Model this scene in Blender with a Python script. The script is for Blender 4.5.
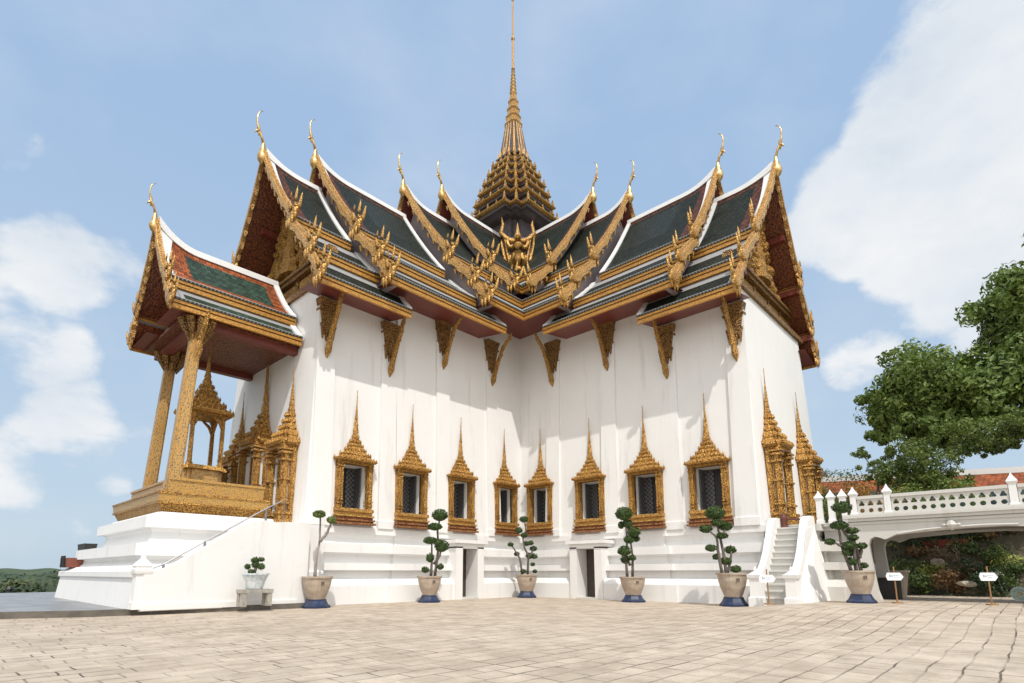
import bpy, math, random
from mathutils import Vector, Matrix
C = bpy.context.scene
for o in list(bpy.data.objects): bpy.data.objects.remove(o)
COL = C.collection
R = math.radians
PI = math.pi
# ------------------------------------------------------------------ camera
CAM = Vector((24.1806, 21.7536, 1.0613))
F_PX, PX, PY = 556.1213, 498.0, 475.54
YAW, PITCH = math.pi*1.25-.0212, .1731
fw = Vector((math.cos(YAW)*math.cos(PITCH), math.sin(YAW)*math.cos(PITCH), math.sin(PITCH)))
rt = fw.cross(Vector((0,0,1))).normalized(); up = rt.cross(fw)
cam = bpy.data.cameras.new('camera'); co = bpy.data.objects.new('camera', cam); COL.objects.link(co)
co.matrix_world = Matrix(((rt.x,up.x,-fw.x,CAM.x),(rt.y,up.y,-fw.y,CAM.y),(rt.z,up.z,-fw.z,CAM.z),(0,0,0,1)))
cam.sensor_width = 36; cam.lens = F_PX/1024*36
cam.shift_x = (512-PX)/1024; cam.shift_y = (PY-341.5)/1024
cam.clip_start = .1; cam.clip_end = 9000
C.camera = co
def ray(X, Y): return (fw + rt*((X-PX)/F_PX) - up*((Y-PY)/F_PX)).normalized()
def at_z(X, Y, z): q = ray(X, Y); return CAM + q*((z-CAM.z)/q.z)
def at_x(X, Y, x): q = ray(X, Y); return CAM + q*((x-CAM.x)/q.x)
def at_y(X, Y, y): q = ray(X, Y); return CAM + q*((y-CAM.y)/q.y)
# ------------------------------------------------------------------ light
SUN = Vector((1, 1.5, 2.75)).normalized()
W = bpy.data.worlds.new('World'); C.world = W; W.use_nodes = True
nt = W.node_tree; N = nt.nodes; Lk = nt.links
for n in list(N): N.remove(n)
def nn(t, **k):
    n = N.new(t)
    for a, b in k.items(): setattr(n, a, b)
    return n
def mth(op, a, b=None, c=None, clamp=False):
    n = nn('ShaderNodeMath', operation=op, use_clamp=clamp)
    for i, v in enumerate((a, b, c)):
        if v is None: continue
        if isinstance(v, (int, float)): n.inputs[i].default_value = v
        else: Lk.new(v, n.inputs[i])
    return n.outputs[0]
sky = nn('ShaderNodeTexSky', sky_type='NISHITA'); sky.sun_disc = False
sky.sun_elevation = math.asin(SUN.z); sky.sun_rotation = math.atan2(SUN.x, SUN.y)
sky.air_density = 1.0; sky.dust_density = 2.2; sky.ozone_density = 1.0
tc = nn('ShaderNodeTexCoord'); D = tc.outputs['Generated']
BL = [(1010,95,165,1.0),(930,150,95,.9),(860,215,75,.95),(965,225,135,1.),(820,232,42,.85),(858,352,48,.55),(1060,320,130,.8),(815,245,45,.4),(905,90,50,.5),
      (60,268,62,.56),(110,262,45,.46),(20,300,45,.42),(75,432,62,.66),(125,425,36,.52),(12,470,55,.62),(112,478,26,.62),(40,352,60,.5),(28,140,26,.5),(12,158,30,.42),(70,520,60,.35),
      (640,170,26,.3),(835,72,16,.3),(500,210,60,.3)]
def wsum(lst):
    acc = None
    for X, Y, rad, am in lst:
        d = ray(X, Y); d2 = ray(X+rad, Y); ang = math.acos(max(-1, min(1, d.dot(d2))))
        dt = nn('ShaderNodeVectorMath', operation='DOT_PRODUCT'); Lk.new(D, dt.inputs[0]); dt.inputs[1].default_value = d
        mr = nn('ShaderNodeMapRange', interpolation_type='SMOOTHSTEP')
        Lk.new(dt.outputs['Value'], mr.inputs[0]); mr.inputs[1].default_value = math.cos(ang*1.45); mr.inputs[2].default_value = 1.0-(1-math.cos(ang*.35))
        mr.inputs[3].default_value = 0; mr.inputs[4].default_value = am
        acc = mr.outputs[0] if acc is None else mth('MAXIMUM', acc, mr.outputs[0])
    return acc
fld = wsum(BL)
def wnoise(scale, detail, rough, zs=1.6):
    mp = nn('ShaderNodeMapping'); mp.inputs['Scale'].default_value = (1,1,zs); Lk.new(D, mp.inputs[0])
    n = nn('ShaderNodeTexNoise'); n.inputs['Scale'].default_value = scale; n.inputs['Detail'].default_value = detail; n.inputs['Roughness'].default_value = rough
    Lk.new(mp.outputs[0], n.inputs['Vector']); return n.outputs[0]
n1 = wnoise(7, 9, .56); n2 = wnoise(3.2, 6, .5); n3 = wnoise(16, 7, .6)
dens = mth('ADD', fld, mth('MULTIPLY', mth('SUBTRACT', n1, .5), 1.5))
mr = nn('ShaderNodeMapRange', interpolation_type='SMOOTHSTEP'); Lk.new(dens, mr.inputs[0]); mr.inputs[1].default_value=.38; mr.inputs[2].default_value=.70
cov = mth('MULTIPLY', mr.outputs[0], .95)
wisp = mth('MULTIPLY', mth('SUBTRACT', n2, .46, clamp=True), .8, clamp=True)
cov = mth('MAXIMUM', cov, wisp)
shade = mth('ADD', mth('MULTIPLY', mth('SUBTRACT', n3, .5), .55), mth('ADD', mth('MULTIPLY', mth('SUBTRACT', n2, .5), 2.2), .66), clamp=True)
cc = nn('ShaderNodeMixRGB'); Lk.new(shade, cc.inputs[0]); cc.inputs[1].default_value=(.62,.72,.83,1); cc.inputs[2].default_value=(1.0,1.0,1.0,1)
SKY_S = .12
sp_ = nn('ShaderNodeSeparateXYZ'); Lk.new(D, sp_.inputs[0])
hz = nn('ShaderNodeValToRGB'); Lk.new(sp_.outputs[2], hz.inputs[0]); e_ = hz.color_ramp.elements; e_[0].position=.0; e_[0].color=(.60,.74,.86,1); e_[1].position=.62; e_[1].color=(.42,.60,.86,1)
hz2 = nn('ShaderNodeMixRGB', blend_type='MULTIPLY'); hz2.inputs[0].default_value=1; Lk.new(hz.outputs[0], hz2.inputs[1]); kk=.94/SKY_S; hz2.inputs[2].default_value=(kk,kk,kk,1)
skm = nn('ShaderNodeMixRGB'); skm.inputs[0].default_value=.86; Lk.new(sky.outputs[0], skm.inputs[1]); Lk.new(hz2.outputs[0], skm.inputs[2])   # a thin even veil of high cloud over the clear sky
cs = nn('ShaderNodeMixRGB', blend_type='MULTIPLY'); cs.inputs[0].default_value=1; Lk.new(cc.outputs[0], cs.inputs[1]); k=.93/SKY_S; cs.inputs[2].default_value=(k,k,k,1)
mx = nn('ShaderNodeMixRGB'); Lk.new(cov, mx.inputs[0]); Lk.new(skm.outputs[0], mx.inputs[1]); Lk.new(cs.outputs[0], mx.inputs[2])
# unseen bright cloud bank, added behind the viewer as fill light
bd = nn('ShaderNodeVectorMath', operation='DOT_PRODUCT'); Lk.new(D, bd.inputs[0]); bd.inputs[1].default_value = Vector((.64,.62,.46)).normalized()
bm = nn('ShaderNodeMapRange', interpolation_type='SMOOTHSTEP'); Lk.new(bd.outputs['Value'], bm.inputs[0]); bm.inputs[1].default_value=.12; bm.inputs[2].default_value=.75
bank = mth('MULTIPLY', bm.outputs[0], mth('ADD', mth('MULTIPLY', mth('SUBTRACT', n1, .5), 1.6), .75, clamp=True), clamp=True)
mx0 = mx; mx = nn('ShaderNodeMixRGB'); Lk.new(bank, mx.inputs[0]); Lk.new(mx0.outputs[0], mx.inputs[1]); kb_=1.5/SKY_S; mx.inputs[2].default_value=(kb_,kb_*.97,kb_*.92,1)
bg = nn('ShaderNodeBackground'); bg.inputs['Strength'].default_value = SKY_S; Lk.new(mx.outputs[0], bg.inputs['Color'])
wo = nn('ShaderNodeOutputWorld'); Lk.new(bg.outputs[0], wo.inputs[0])
sl = bpy.data.lights.new('sun', 'SUN'); sl.energy = 3.1; sl.angle = R(.5); sl.color = (1, .955, .88)
so = bpy.data.objects.new('sun', sl); COL.objects.link(so); so.rotation_euler = SUN.to_track_quat('Z', 'Y').to_euler()
C.view_settings.view_transform = 'Standard'; C.view_settings.look = 'None'; C.view_settings.exposure = .04; C.view_settings.gamma = 1
C.cycles.max_bounces = 6; C.cycles.diffuse_bounces = 4; C.cycles.glossy_bounces = 3
C.cycles.use_denoising = True
# ------------------------------------------------------------------ materials
class Mat:
    def __init__(s, name, base=(.5,.5,.5), rough=.6, metal=0., spec=.5):
        s.m = bpy.data.materials.new(name); s.m.use_nodes = True; s.t = s.m.node_tree; s.n = s.t.nodes; s.l = s.t.links
        s.p = s.n['Principled BSDF']; s.p.inputs['Base Color'].default_value = (*base, 1)
        s.p.inputs['Roughness'].default_value = rough; s.p.inputs['Metallic'].default_value = metal
        s.p.inputs['Specular IOR Level'].default_value = spec
        s.tc = s.n.new('ShaderNodeTexCoord')
    def new(s, t, **k):
        n = s.n.new(t)
        for a, b in k.items(): setattr(n, a, b)
        return n
    def mp(s, scale=(1,1,1), rot=(0,0,0), src='Object'):
        n = s.new('ShaderNodeMapping'); n.inputs['Scale'].default_value = scale; n.inputs['Rotation'].default_value = rot
        s.l.new(s.tc.outputs[src], n.inputs[0]); return n.outputs[0]
    def noise(s, scale, detail=4, rough=.55, vec=None, dist=0):
        n = s.new('ShaderNodeTexNoise'); n.inputs['Scale'].default_value = scale; n.inputs['Detail'].default_value = detail; n.inputs['Roughness'].default_value = rough; n.inputs['Distortion'].default_value = dist
        s.l.new(vec or s.tc.outputs['Object'], n.inputs['Vector']); return n.outputs[0]
    def vor(s, scale, vec=None, feature='F1', out='Distance'):
        n = s.new('ShaderNodeTexVoronoi', feature=feature); n.inputs['Scale'].default_value = scale
        s.l.new(vec or s.tc.outputs['Object'], n.inputs['Vector']); return n.outputs[out]
    def ramp(s, fac, stops):
        n = s.new('ShaderNodeValToRGB'); cr = n.color_ramp
        while len(cr.elements) < len(stops): cr.elements.new(.5)
        for e, (p, c) in zip(cr.elements, stops): e.position = p; e.color = (*c, 1) if len(c) == 3 else c
        s.l.new(fac, n.inputs[0]); return n.outputs[0]
    def math(s, op, a, b=0., clamp=False):
        n = s.new('ShaderNodeMath', operation=op, use_clamp=clamp)
        for i, v in enumerate((a, b)):
            if isinstance(v, (int, float)): n.inputs[i].default_value = v
            else: s.l.new(v, n.inputs[i])
        return n.outputs[0]
    def mix(s, f, a, b, mode='MIX'):
        n = s.new('ShaderNodeMixRGB', blend_type=mode)
        for i, v in enumerate((f, a, b)):
            if isinstance(v, (int, float)): n.inputs[i].default_value = v
            elif isinstance(v, tuple): n.inputs[i].default_value = (*v, 1)
            else: s.l.new(v, n.inputs[i])
        return n.outputs[0]
    def col(s, x): s.l.new(x, s.p.inputs['Base Color']); return s
    def rgh(s, x): s.l.new(x, s.p.inputs['Roughness']); return s
    def bump(s, h, st=.5, d=.02):
        b = s.new('ShaderNodeBump'); b.inputs['Strength'].default_value = st; b.inputs['Distance'].default_value = d
        s.l.new(h, b.inputs['Height']); s.l.new(b.outputs[0], s.p.inputs['Normal']); return s
def m_plain(name, c, rough=.6, metal=0., var=.12, sc=3., bump=0.):
    m = Mat(name, c, rough, metal)
    n = m.noise(sc, 5)
    m.col(m.ramp(n, [(.25, tuple(x*(1-var) for x in c)), (.75, tuple(min(1, x*(1+var)) for x in c))]))
    if bump: m.bump(m.noise(sc*8, 4), bump, .01)
    return m.m
def m_plaster(name='white_plaster', c=(.79,.785,.775), dirt=.26):
    m = Mat(name, c, .75, 0, .25)
    a = m.noise(.7, 6, .6); st = m.noise(1.0, 6, .65, m.mp((2.2,2.2,.22)))
    base = m.ramp(a, [(.3, tuple(x*.955 for x in c)), (.7, c)])
    f = m.ramp(st, [(.56, (0,0,0)), (.78, (dirt*1.6,)*3)])
    spots = m.ramp(m.noise(5, 5, .7), [(.62, (0,0,0)), (.8, (dirt,)*3)])
    f2 = m.mix(1., f, spots, 'ADD')
    m.col(m.mix(f2, base, (.42,.40,.36)))
    m.bump(m.noise(9, 6), .12, .02)
    return m.m
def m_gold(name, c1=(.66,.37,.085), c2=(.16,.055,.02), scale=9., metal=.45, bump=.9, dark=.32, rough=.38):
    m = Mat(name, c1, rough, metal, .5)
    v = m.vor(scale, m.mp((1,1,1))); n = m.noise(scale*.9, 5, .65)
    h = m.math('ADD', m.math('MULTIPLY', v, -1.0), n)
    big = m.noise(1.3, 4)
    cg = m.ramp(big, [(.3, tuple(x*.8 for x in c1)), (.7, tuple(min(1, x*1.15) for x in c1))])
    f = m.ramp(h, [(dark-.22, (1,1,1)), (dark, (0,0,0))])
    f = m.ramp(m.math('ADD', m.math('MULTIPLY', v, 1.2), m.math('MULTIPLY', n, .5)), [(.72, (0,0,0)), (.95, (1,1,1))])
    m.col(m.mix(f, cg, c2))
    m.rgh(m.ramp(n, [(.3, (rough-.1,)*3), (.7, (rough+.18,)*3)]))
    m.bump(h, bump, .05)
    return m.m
def m_mosaic(name, gold=(.62,.36,.09), jew=(.10,.13,.10), scale=7., rep=(1,1,1), th=.42):
    m = Mat(name, gold, .35, .35)
    vec = m.mp(rep)
    v = m.vor(scale, vec); vc = m.vor(scale*1.7, vec, 'F1', 'Color')
    n = m.noise(scale, 4, .6)
    f = m.ramp(m.math('ADD', v, m.math('MULTIPLY', n, .4)), [(th+.12, (0,0,0)), (th+.22, (1,1,1))])
    sp = m.new('ShaderNodeSeparateColor'); m.l.new(vc, sp.inputs[0])
    j = m.ramp(sp.outputs[0], [(.0, jew), (.4, (.05,.16,.13)), (.6, (.26,.30,.28)), (.8, (.22,.06,.04)), (1, (.10,.16,.22))])
    m.col(m.mix(f, j, gold)); m.bump(f, .6, .03)
    return m.m
def m_tile(name, c, var=.5, sx=.16, sy=.17):
    m = Mat(name, c, .55, 0, .2)
    b = m.new('ShaderNodeTexBrick'); b.offset = .5
    m.l.new(m.tc.outputs['UV'], b.inputs['Vector'])
    b.inputs['Scale'].default_value = 1; b.inputs['Brick Width'].default_value = sx; b.inputs['Row Height'].default_value = sy
    b.inputs['Mortar Size'].default_value = .012; b.inputs['Mortar Smooth'].default_value = .3; b.inputs['Bias'].default_value = 0
    b.inputs['Color1'].default_value = (*[x*(1-var) for x in c], 1); b.inputs['Color2'].default_value = (*[min(1, x*(1+var)) for x in c], 1)
    b.inputs['Mortar'].default_value = (*[x*.25 for x in c], 1)
    n = m.noise(.9, 5, .6); n2 = m.noise(6, 3)
    col = m.mix(m.ramp(n, [(.35, (0,0,0)), (.75, (.55,)*3)]), b.outputs['Color'], tuple(x*.6+.006 for x in c))
    col = m.mix(m.ramp(n2, [(.58, (0,0,0)), (.8, (.4,)*3)]), col, tuple(min(1, x*1.8+.012) for x in c))
    m.col(col)
    sep = m.new('ShaderNodeSeparateXYZ'); m.l.new(m.tc.outputs['UV'], sep.inputs[0])
    fr = m.math('FRACT', m.math('DIVIDE', sep.outputs[1], sy))
    m.bump(m.math('SUBTRACT', fr, m.math('MULTIPLY', b.outputs['Fac'], 1.2)), .9, .035)
    return m.m
def m_dentil(name, ca, cb, period, axis=0, duty=.5):
    m = Mat(name, ca, .5)
    sep = m.new('ShaderNodeSeparateXYZ'); m.l.new(m.tc.outputs['Object'], sep.inputs[0])
    s_ = m.math('ADD', sep.outputs[0], sep.outputs[1]) if axis == 'xy' else sep.outputs[axis]
    f = m.math('GREATER_THAN', m.math('FRACT', m.math('DIVIDE', s_, period)), duty)
    m.col(m.mix(f, ca, cb)); return m.m
def m_leaf(name, c, c2, rough=.5, sc=1.6, trans=.0, spec=.3):
    m = Mat(name, c, rough, 0, spec)
    n = m.noise(sc, 3); n2 = m.noise(sc*9, 2)
    a = m.ramp(n, [(.35, c), (.65, c2)])
    m.col(m.mix(m.ramp(n2, [(.35, (0,0,0)), (.75, (.7,)*3)]), a, tuple(min(1, x*1.7) for x in c2)))
    m.p.inputs['Transmission Weight'].default_value = 0
    if trans:
        t = m.new('ShaderNodeBsdfTranslucent'); t.inputs[0].default_value = (c2[0]*1.6, c2[1]*1.8, c2[2]*.8, 1)
        ms = m.new('ShaderNodeMixShader'); ms.inputs[0].default_value = trans
        m.l.new(m.p.outputs[0], ms.inputs[1]); m.l.new(t.outputs[0], ms.inputs[2]); m.l.new(ms.outputs[0], m.n['Material Output'].inputs[0])
    return m.m
PLASTER = m_plaster(); PLASTER_W = m_plaster('weathered_plaster', (.60,.585,.55), .45)
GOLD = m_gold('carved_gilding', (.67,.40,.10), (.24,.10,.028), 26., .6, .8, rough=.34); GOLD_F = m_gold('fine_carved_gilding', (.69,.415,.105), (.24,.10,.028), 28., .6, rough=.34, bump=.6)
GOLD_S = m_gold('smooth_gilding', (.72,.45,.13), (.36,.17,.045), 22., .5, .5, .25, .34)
GOLD_P = m_gold('pale_gilding', (.72,.47,.17), (.38,.19,.06), 22., .4, .5, .25, .4)
GOLD_H = m_gold('burnished_gilding', (.74,.52,.22), (.50,.30,.10), 5., .6, .15, .25, .3); GOLD_D = m_gold('weathered_gilding', (.46,.265,.075), (.11,.05,.02), 22., .4, 1.0)
MOSAIC = m_mosaic('gilded_glass_mosaic', (.55,.32,.10), (.13,.17,.16), scale=26., rep=(1,1,.45), th=.37); MOSAIC_B = m_mosaic('gilded_floral_frieze', (.56,.32,.085), (.13,.10,.06), 20., th=.35)
FASCIA = m_gold('fascia_gilding', (.62,.33,.07), (.42,.20,.045), 20., .3, .2, .2, .4)
T_GREEN = m_tile('green_glazed_tile', (.0135,.0195,.0135)); T_RED = m_tile('red_brown_glazed_tile', (.105,.036,.022))
T_PGREEN = m_tile('bright_green_glazed_tile', (.030,.060,.042), sx=.22, sy=.2); T_ORANGE = m_tile('orange_glazed_tile', (.30,.080,.024), sx=.22, sy=.2)
CEMENT = m_plain('pale_cement', (.29,.29,.295), .7, 0, .1, 4., .2); WHITE = m_plain('white_limewash', (.72,.72,.72), .7, 0, .05, 3., .1)
MAUVE = m_plain('mauve_plaster', (.34,.29,.30), .8, 0, .1, 2.)
REDWOOD = m_plain('red_lacquer_soffit', (.16,.036,.026), .45, 0, .2, 5., .1); BROWNWOOD = m_gold('carved_brown_soffit', (.22,.065,.022), (.10,.03,.014), 12., .1, .5)
TILE_END = m_dentil('tile_end_row', (.13,.13,.12), (.02,.02,.018), .13, 0, .45)
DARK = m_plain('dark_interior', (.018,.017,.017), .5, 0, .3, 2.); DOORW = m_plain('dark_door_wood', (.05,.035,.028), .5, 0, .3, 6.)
def m_lattice():
    m = Mat('lattice_shutter', (.05,.05,.055), .3)
    sep = m.new('ShaderNodeSeparateXYZ'); m.l.new(m.tc.outputs['Object'], sep.inputs[0])
    a = m.math('FRACT', m.math('MULTIPLY', m.math('ADD', m.math('ADD', sep.outputs[0], sep.outputs[1]), sep.outputs[2]), 5.5))
    b = m.math('FRACT', m.math('MULTIPLY', m.math('SUBTRACT', m.math('ADD', sep.outputs[0], sep.outputs[1]), sep.outputs[2]), 5.5))
    g = m.math('MAXIMUM', m.math('GREATER_THAN', a, .88), m.math('GREATER_THAN', b, .88))
    m.col(m.mix(g, (.035,.036,.042), (.24,.235,.22))); return m.m
LATTICE = m_lattice()
MAROON = m_gold('maroon_gilding', (.40,.185,.06), (.18,.06,.025), 20., .25, .6)
# ------------------------------------------------------------------ mesh builder
class M:
    def __init__(s): s.v = []; s.f = []; s.mi = []; s.uv = []
    def add(s, vs, fs, mi=0, uvs=None):
        b = len(s.v); s.v += [tuple(v) for v in vs]
        for i, f in enumerate(fs):
            s.f.append([b+k for k in f]); s.mi.append(mi); s.uv.append(uvs[i] if uvs else None)
    def quad(s, a, b, c, d, mi=0, uv=None): s.add([a,b,c,d], [(0,1,2,3)], mi, [uv] if uv else None)
    def box(s, x0,y0,z0,x1,y1,z1, mi=0):
        s.add([(x0,y0,z0),(x1,y0,z0),(x1,y1,z0),(x0,y1,z0),(x0,y0,z1),(x1,y0,z1),(x1,y1,z1),(x0,y1,z1)],
              [(0,3,2,1),(4,5,6,7),(0,1,5,4),(1,2,6,5),(2,3,7,6),(3,0,4,7)], mi)
    def loft(s, rings, cap0=True, cap1=True, mi=0, closed=True):
        n = len(rings[0]); vs = [p for r in rings for p in r]; fs = []
        for i in range(len(rings)-1):
            for j in range(n if closed else n-1):
                k = (j+1) % n; fs.append((i*n+j, i*n+k, (i+1)*n+k, (i+1)*n+j))
        if cap0: fs.append(tuple(range(n-1,-1,-1)))
        if cap1: fs.append(tuple(range((len(rings)-1)*n, len(rings)*n)))
        s.add(vs, fs, mi)
    def lathe(s, prof, n=12, c=(0,0,0), mi=0, rot=0, sx=1, sy=1):
        rings = [[(c[0]+sx*r*math.cos(rot+2*PI*i/n), c[1]+sy*r*math.sin(rot+2*PI*i/n), c[2]+z) for i in range(n)] for r, z in prof]
        s.loft(rings, True, True, mi)
    def stack(s, prof, plan, c=(0,0,0), mi=0, sy=1):
        rings = [[(c[0]+r*x, c[1]+sy*r*y, c[2]+z) for x, y in plan] for r, z in prof]
        s.loft(rings, True, True, mi)
    def tube(s, path, rad, n=8, mi=0, flat=1., up_=(0,0,1)):
        P = [Vector(p) for p in path]; rings = []
        for i, p in enumerate(P):
            t = (P[min(i+1, len(P)-1)]-P[max(i-1, 0)]).normalized()
            a = t.cross(Vector(up_));
            if a.length < 1e-3: a = t.cross(Vector((1,0,0)))
            a.normalize(); b = a.cross(t)
            r = rad[i] if hasattr(rad, '__len__') else rad
            rings.append([p + a*(math.cos(2*PI*k/n)*r*flat) + b*(math.sin(2*PI*k/n)*r) for k in range(n)])
        s.loft(rings, True, True, mi)
    def prism(s, poly, axis, a, b, mi=0):
        def P(u, v, w): return (w,u,v) if axis == 'x' else (u,w,v) if axis == 'y' else (u,v,w)
        s.loft([[P(u,v,a) for u,v in poly], [P(u,v,b) for u,v in poly]], True, True, mi)
    def build(s, name, mats, parent=None, smooth=False, loc=None, rz=0.):
        me = bpy.data.meshes.new(name); me.from_pydata(s.v, [], s.f)
        for m in (mats if isinstance(mats, (list, tuple)) else [mats]): me.materials.append(m)
        me.polygons.foreach_set('material_index', s.mi)
        if any(u is not None for u in s.uv):
            ul = me.uv_layers.new(name='UVMap'); k = 0
            for u, f in zip(s.uv, s.f):
                for i in range(len(f)):
                    if u: ul.data[k].uv = u[i]
                    k += 1
        if smooth: me.polygons.foreach_set('use_smooth', [True]*len(s.f))
        me.update()
        bm_fix(me)
        o = bpy.data.objects.new(name, me); COL.objects.link(o)
        if parent: o.parent = parent
        if loc: o.location = loc
        o.rotation_euler.z = rz
        return o
import bmesh
def bm_fix(me):
    b = bmesh.new(); b.from_mesh(me); bmesh.ops.recalc_face_normals(b, faces=b.faces); b.to_mesh(me); b.free()
def tag(o, label, cat, group=None, kind=None):
    if label: o['label'] = label
    if cat: o['category'] = cat
    if group: o['group'] = group
    if kind: o['kind'] = kind
    return o
def empty(name, loc, label=None, cat=None, group=None, rz=0):
    o = bpy.data.objects.new(name, None); COL.objects.link(o); o.location = loc; o.rotation_euler.z = rz
    return tag(o, label, cat, group)
def struct(o): o['kind'] = 'structure'; return o
def copy_tree(o, parent=None, link=True):
    c = o.copy(); COL.objects.link(c)
    if parent: c.parent = parent
    for ch in list(o.children): copy_tree(ch, c)
    return c
def redent(d=.17):
    q = [(1,1-2*d),(1-d,1-2*d),(1-d,1-d),(1-2*d,1-d),(1-2*d,1)]
    pts = []
    for k in range(4):
        for x, y in q:
            for _ in range(k): x, y = -y, x
            pts.append((x, y))
    return pts
RD = redent(); RDZ = redent(.2); SQ = [(1,-1),(1,1),(-1,1),(-1,-1)]
def smooth01(t): t = max(0, min(1, t)); return t*t*(3-2*t)
# ------------------------------------------------------------------ ground, terrace, land
def zg(x, y): return .2*smooth01((y-14.6)/2.6)*smooth01((13-x)/5)
def m_paving():
    m = Mat('courtyard_paving', (.36,.31,.26), .8, 0, .2)
    wob = m.noise(.35, 3); v = m.new('ShaderNodeVectorMath', operation='ADD')
    sc = m.new('ShaderNodeVectorMath', operation='SCALE'); m.l.new(m.new('ShaderNodeTexNoise').outputs['Color'], sc.inputs[0]); sc.inputs['Scale'].default_value = .10
    nz = sc.inputs[0].links[0].from_node; nz.inputs['Scale'].default_value = 1.3; m.l.new(m.tc.outputs['Object'], nz.inputs['Vector'])
    m.l.new(m.tc.outputs['Object'], v.inputs[0]); m.l.new(sc.outputs[0], v.inputs[1])
    b = m.new('ShaderNodeTexBrick'); b.offset = .37; b.squash = 1.25; b.squash_frequency = 3
    m.l.new(v.outputs[0], b.inputs['Vector']); b.inputs['Scale'].default_value = 1
    b.inputs['Brick Width'].default_value = .46; b.inputs['Row Height'].default_value = .31; b.inputs['Mortar Size'].default_value = .013; b.inputs['Mortar Smooth'].default_value = .25
    b.inputs['Color1'].default_value = (.58,.485,.385,1); b.inputs['Color2'].default_value = (.45,.375,.295,1); b.inputs['Mortar'].default_value = (.30,.26,.21,1)
    big = m.noise(.22, 5, .6); med = m.noise(1.7, 6, .65); fine = m.noise(22, 5, .7)
    c = m.mix(m.ramp(big, [(.35, (0,0,0)), (.68, (.7,)*3)]), b.outputs['Color'], (.63,.54,.44))
    c = m.mix(m.ramp(med, [(.40, (0,0,0)), (.66, (.75,)*3)]), c, (.33,.265,.205))
    c = m.mix(m.ramp(fine, [(.4, (0,0,0)), (.75, (.3,)*3)]), c, (.22,.19,.16))
    # dark dirt packed in some of the joints
    jd = m.math('MULTIPLY', b.outputs['Fac'], m.ramp(m.noise(.9, 4, .6), [(.44, (0,0,0)), (.62, (.85,.85,.85))]))
    c = m.mix(jd, c, (.07,.055,.045))
    m.col(c)
    h = m.math('ADD', m.math('MULTIPLY', b.outputs['Fac'], -1.), m.math('MULTIPLY', m.math('ADD', med, fine), .5))
    m.bump(h, .55, .03)
    return m.m
PAVE = m_paving()
g = M(); xs = [-14+i*.8 for i in range(40)]+[20,26,34,46,70]; ys = [5.0+i*.7 for i in range(32)]+[30,40,60]
xs = sorted(set(xs+[16.1]))
for i in range(len(xs)-1):
    for j in range(len(ys)-1):
        p = [(xs[i],ys[j]),(xs[i+1],ys[j]),(xs[i+1],ys[j+1]),(xs[i],ys[j+1])]
        g.quad(*[(x,y,zg(x,y)) for x,y in p])
g.quad((-14,-14,0),(14,-14,0),(14,5.0,0),(-14,5.0,0)); g.quad((14,2.,0),(70,2.,0),(70,5.0,0),(14,5.0,0))
g.quad((-14,-14,0),(-14,60,0),(-14,60,-4),(-14,-14,-4))
struct(g.build('courtyard', PAVE))
def m_terrace():
    m = Mat('grey_terrace_stone', (.2,.2,.205), .32, 0, .6)
    b = m.new('ShaderNodeTexBrick'); b.offset = 0; m.l.new(m.tc.outputs['Object'], b.inputs['Vector']); b.inputs['Scale'].default_value = 1
    b.inputs['Brick Width'].default_value = .8; b.inputs['Row Height'].default_value = .8; b.inputs['Mortar Size'].default_value = .01
    b.inputs['Color1'].default_value = (.24,.24,.245,1); b.inputs['Color2'].default_value = (.19,.19,.195,1); b.inputs['Mortar'].default_value = (.1,.1,.1,1)
    m.col(m.mix(m.ramp(m.noise(1.5,5), [(.4,(0,0,0)),(.7,(.5,)*3)]), b.outputs['Color'], (.15,.15,.15)))
    m.rgh(m.ramp(m.noise(1.1,5), [(.3,(.22,)*3),(.7,(.5,)*3)])); return m.m
kerb = [(15.6,5.42),(18.84,5.21),(20.99,4.93),(22.58,4.14),(24.2,3.3),(30,1),(60,-6)]
t = M(); poly = [(15.2,-12.6),(60,-12.6)]+kerb[::-1]+[(15.2,5.42)]
t.loft([[(x,y,-3.6) for x,y in poly],[(x,y,.15) for x,y in poly]])
struct(t.build('terrace', m_terrace()))
KERBM = m_plain('dark_kerb_stone', (.13,.115,.095), .8, 0, .4, 3., .4)
kb = M()
for (a, b2) in zip(kerb[:-1], kerb[1:]):
    kb.loft([[(a[0],a[1],-.05),(a[0],a[1]+.06,-.05),(a[0],a[1]+.06,.154),(a[0],a[1]-.2,.154)],[(b2[0],b2[1],-.05),(b2[0],b2[1]+.06,-.05),(b2[0],b2[1]+.06,.154),(b2[0],b2[1]-.2,.154)]])
struct(kb.build('kerb', KERBM))
LAND = Mat('low_scrub_land', (.08,.09,.04), .9)
LAND.col(LAND.ramp(LAND.noise(.02,6,.65), [(.35,(.05,.075,.03)),(.55,(.10,.11,.045)),(.68,(.25,.17,.07))]))
l = M(); l.lathe([(6000,-3.6),(6000,-3.55)], 48, (0,0,0)); struct(l.build('land', LAND.m))
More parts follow.
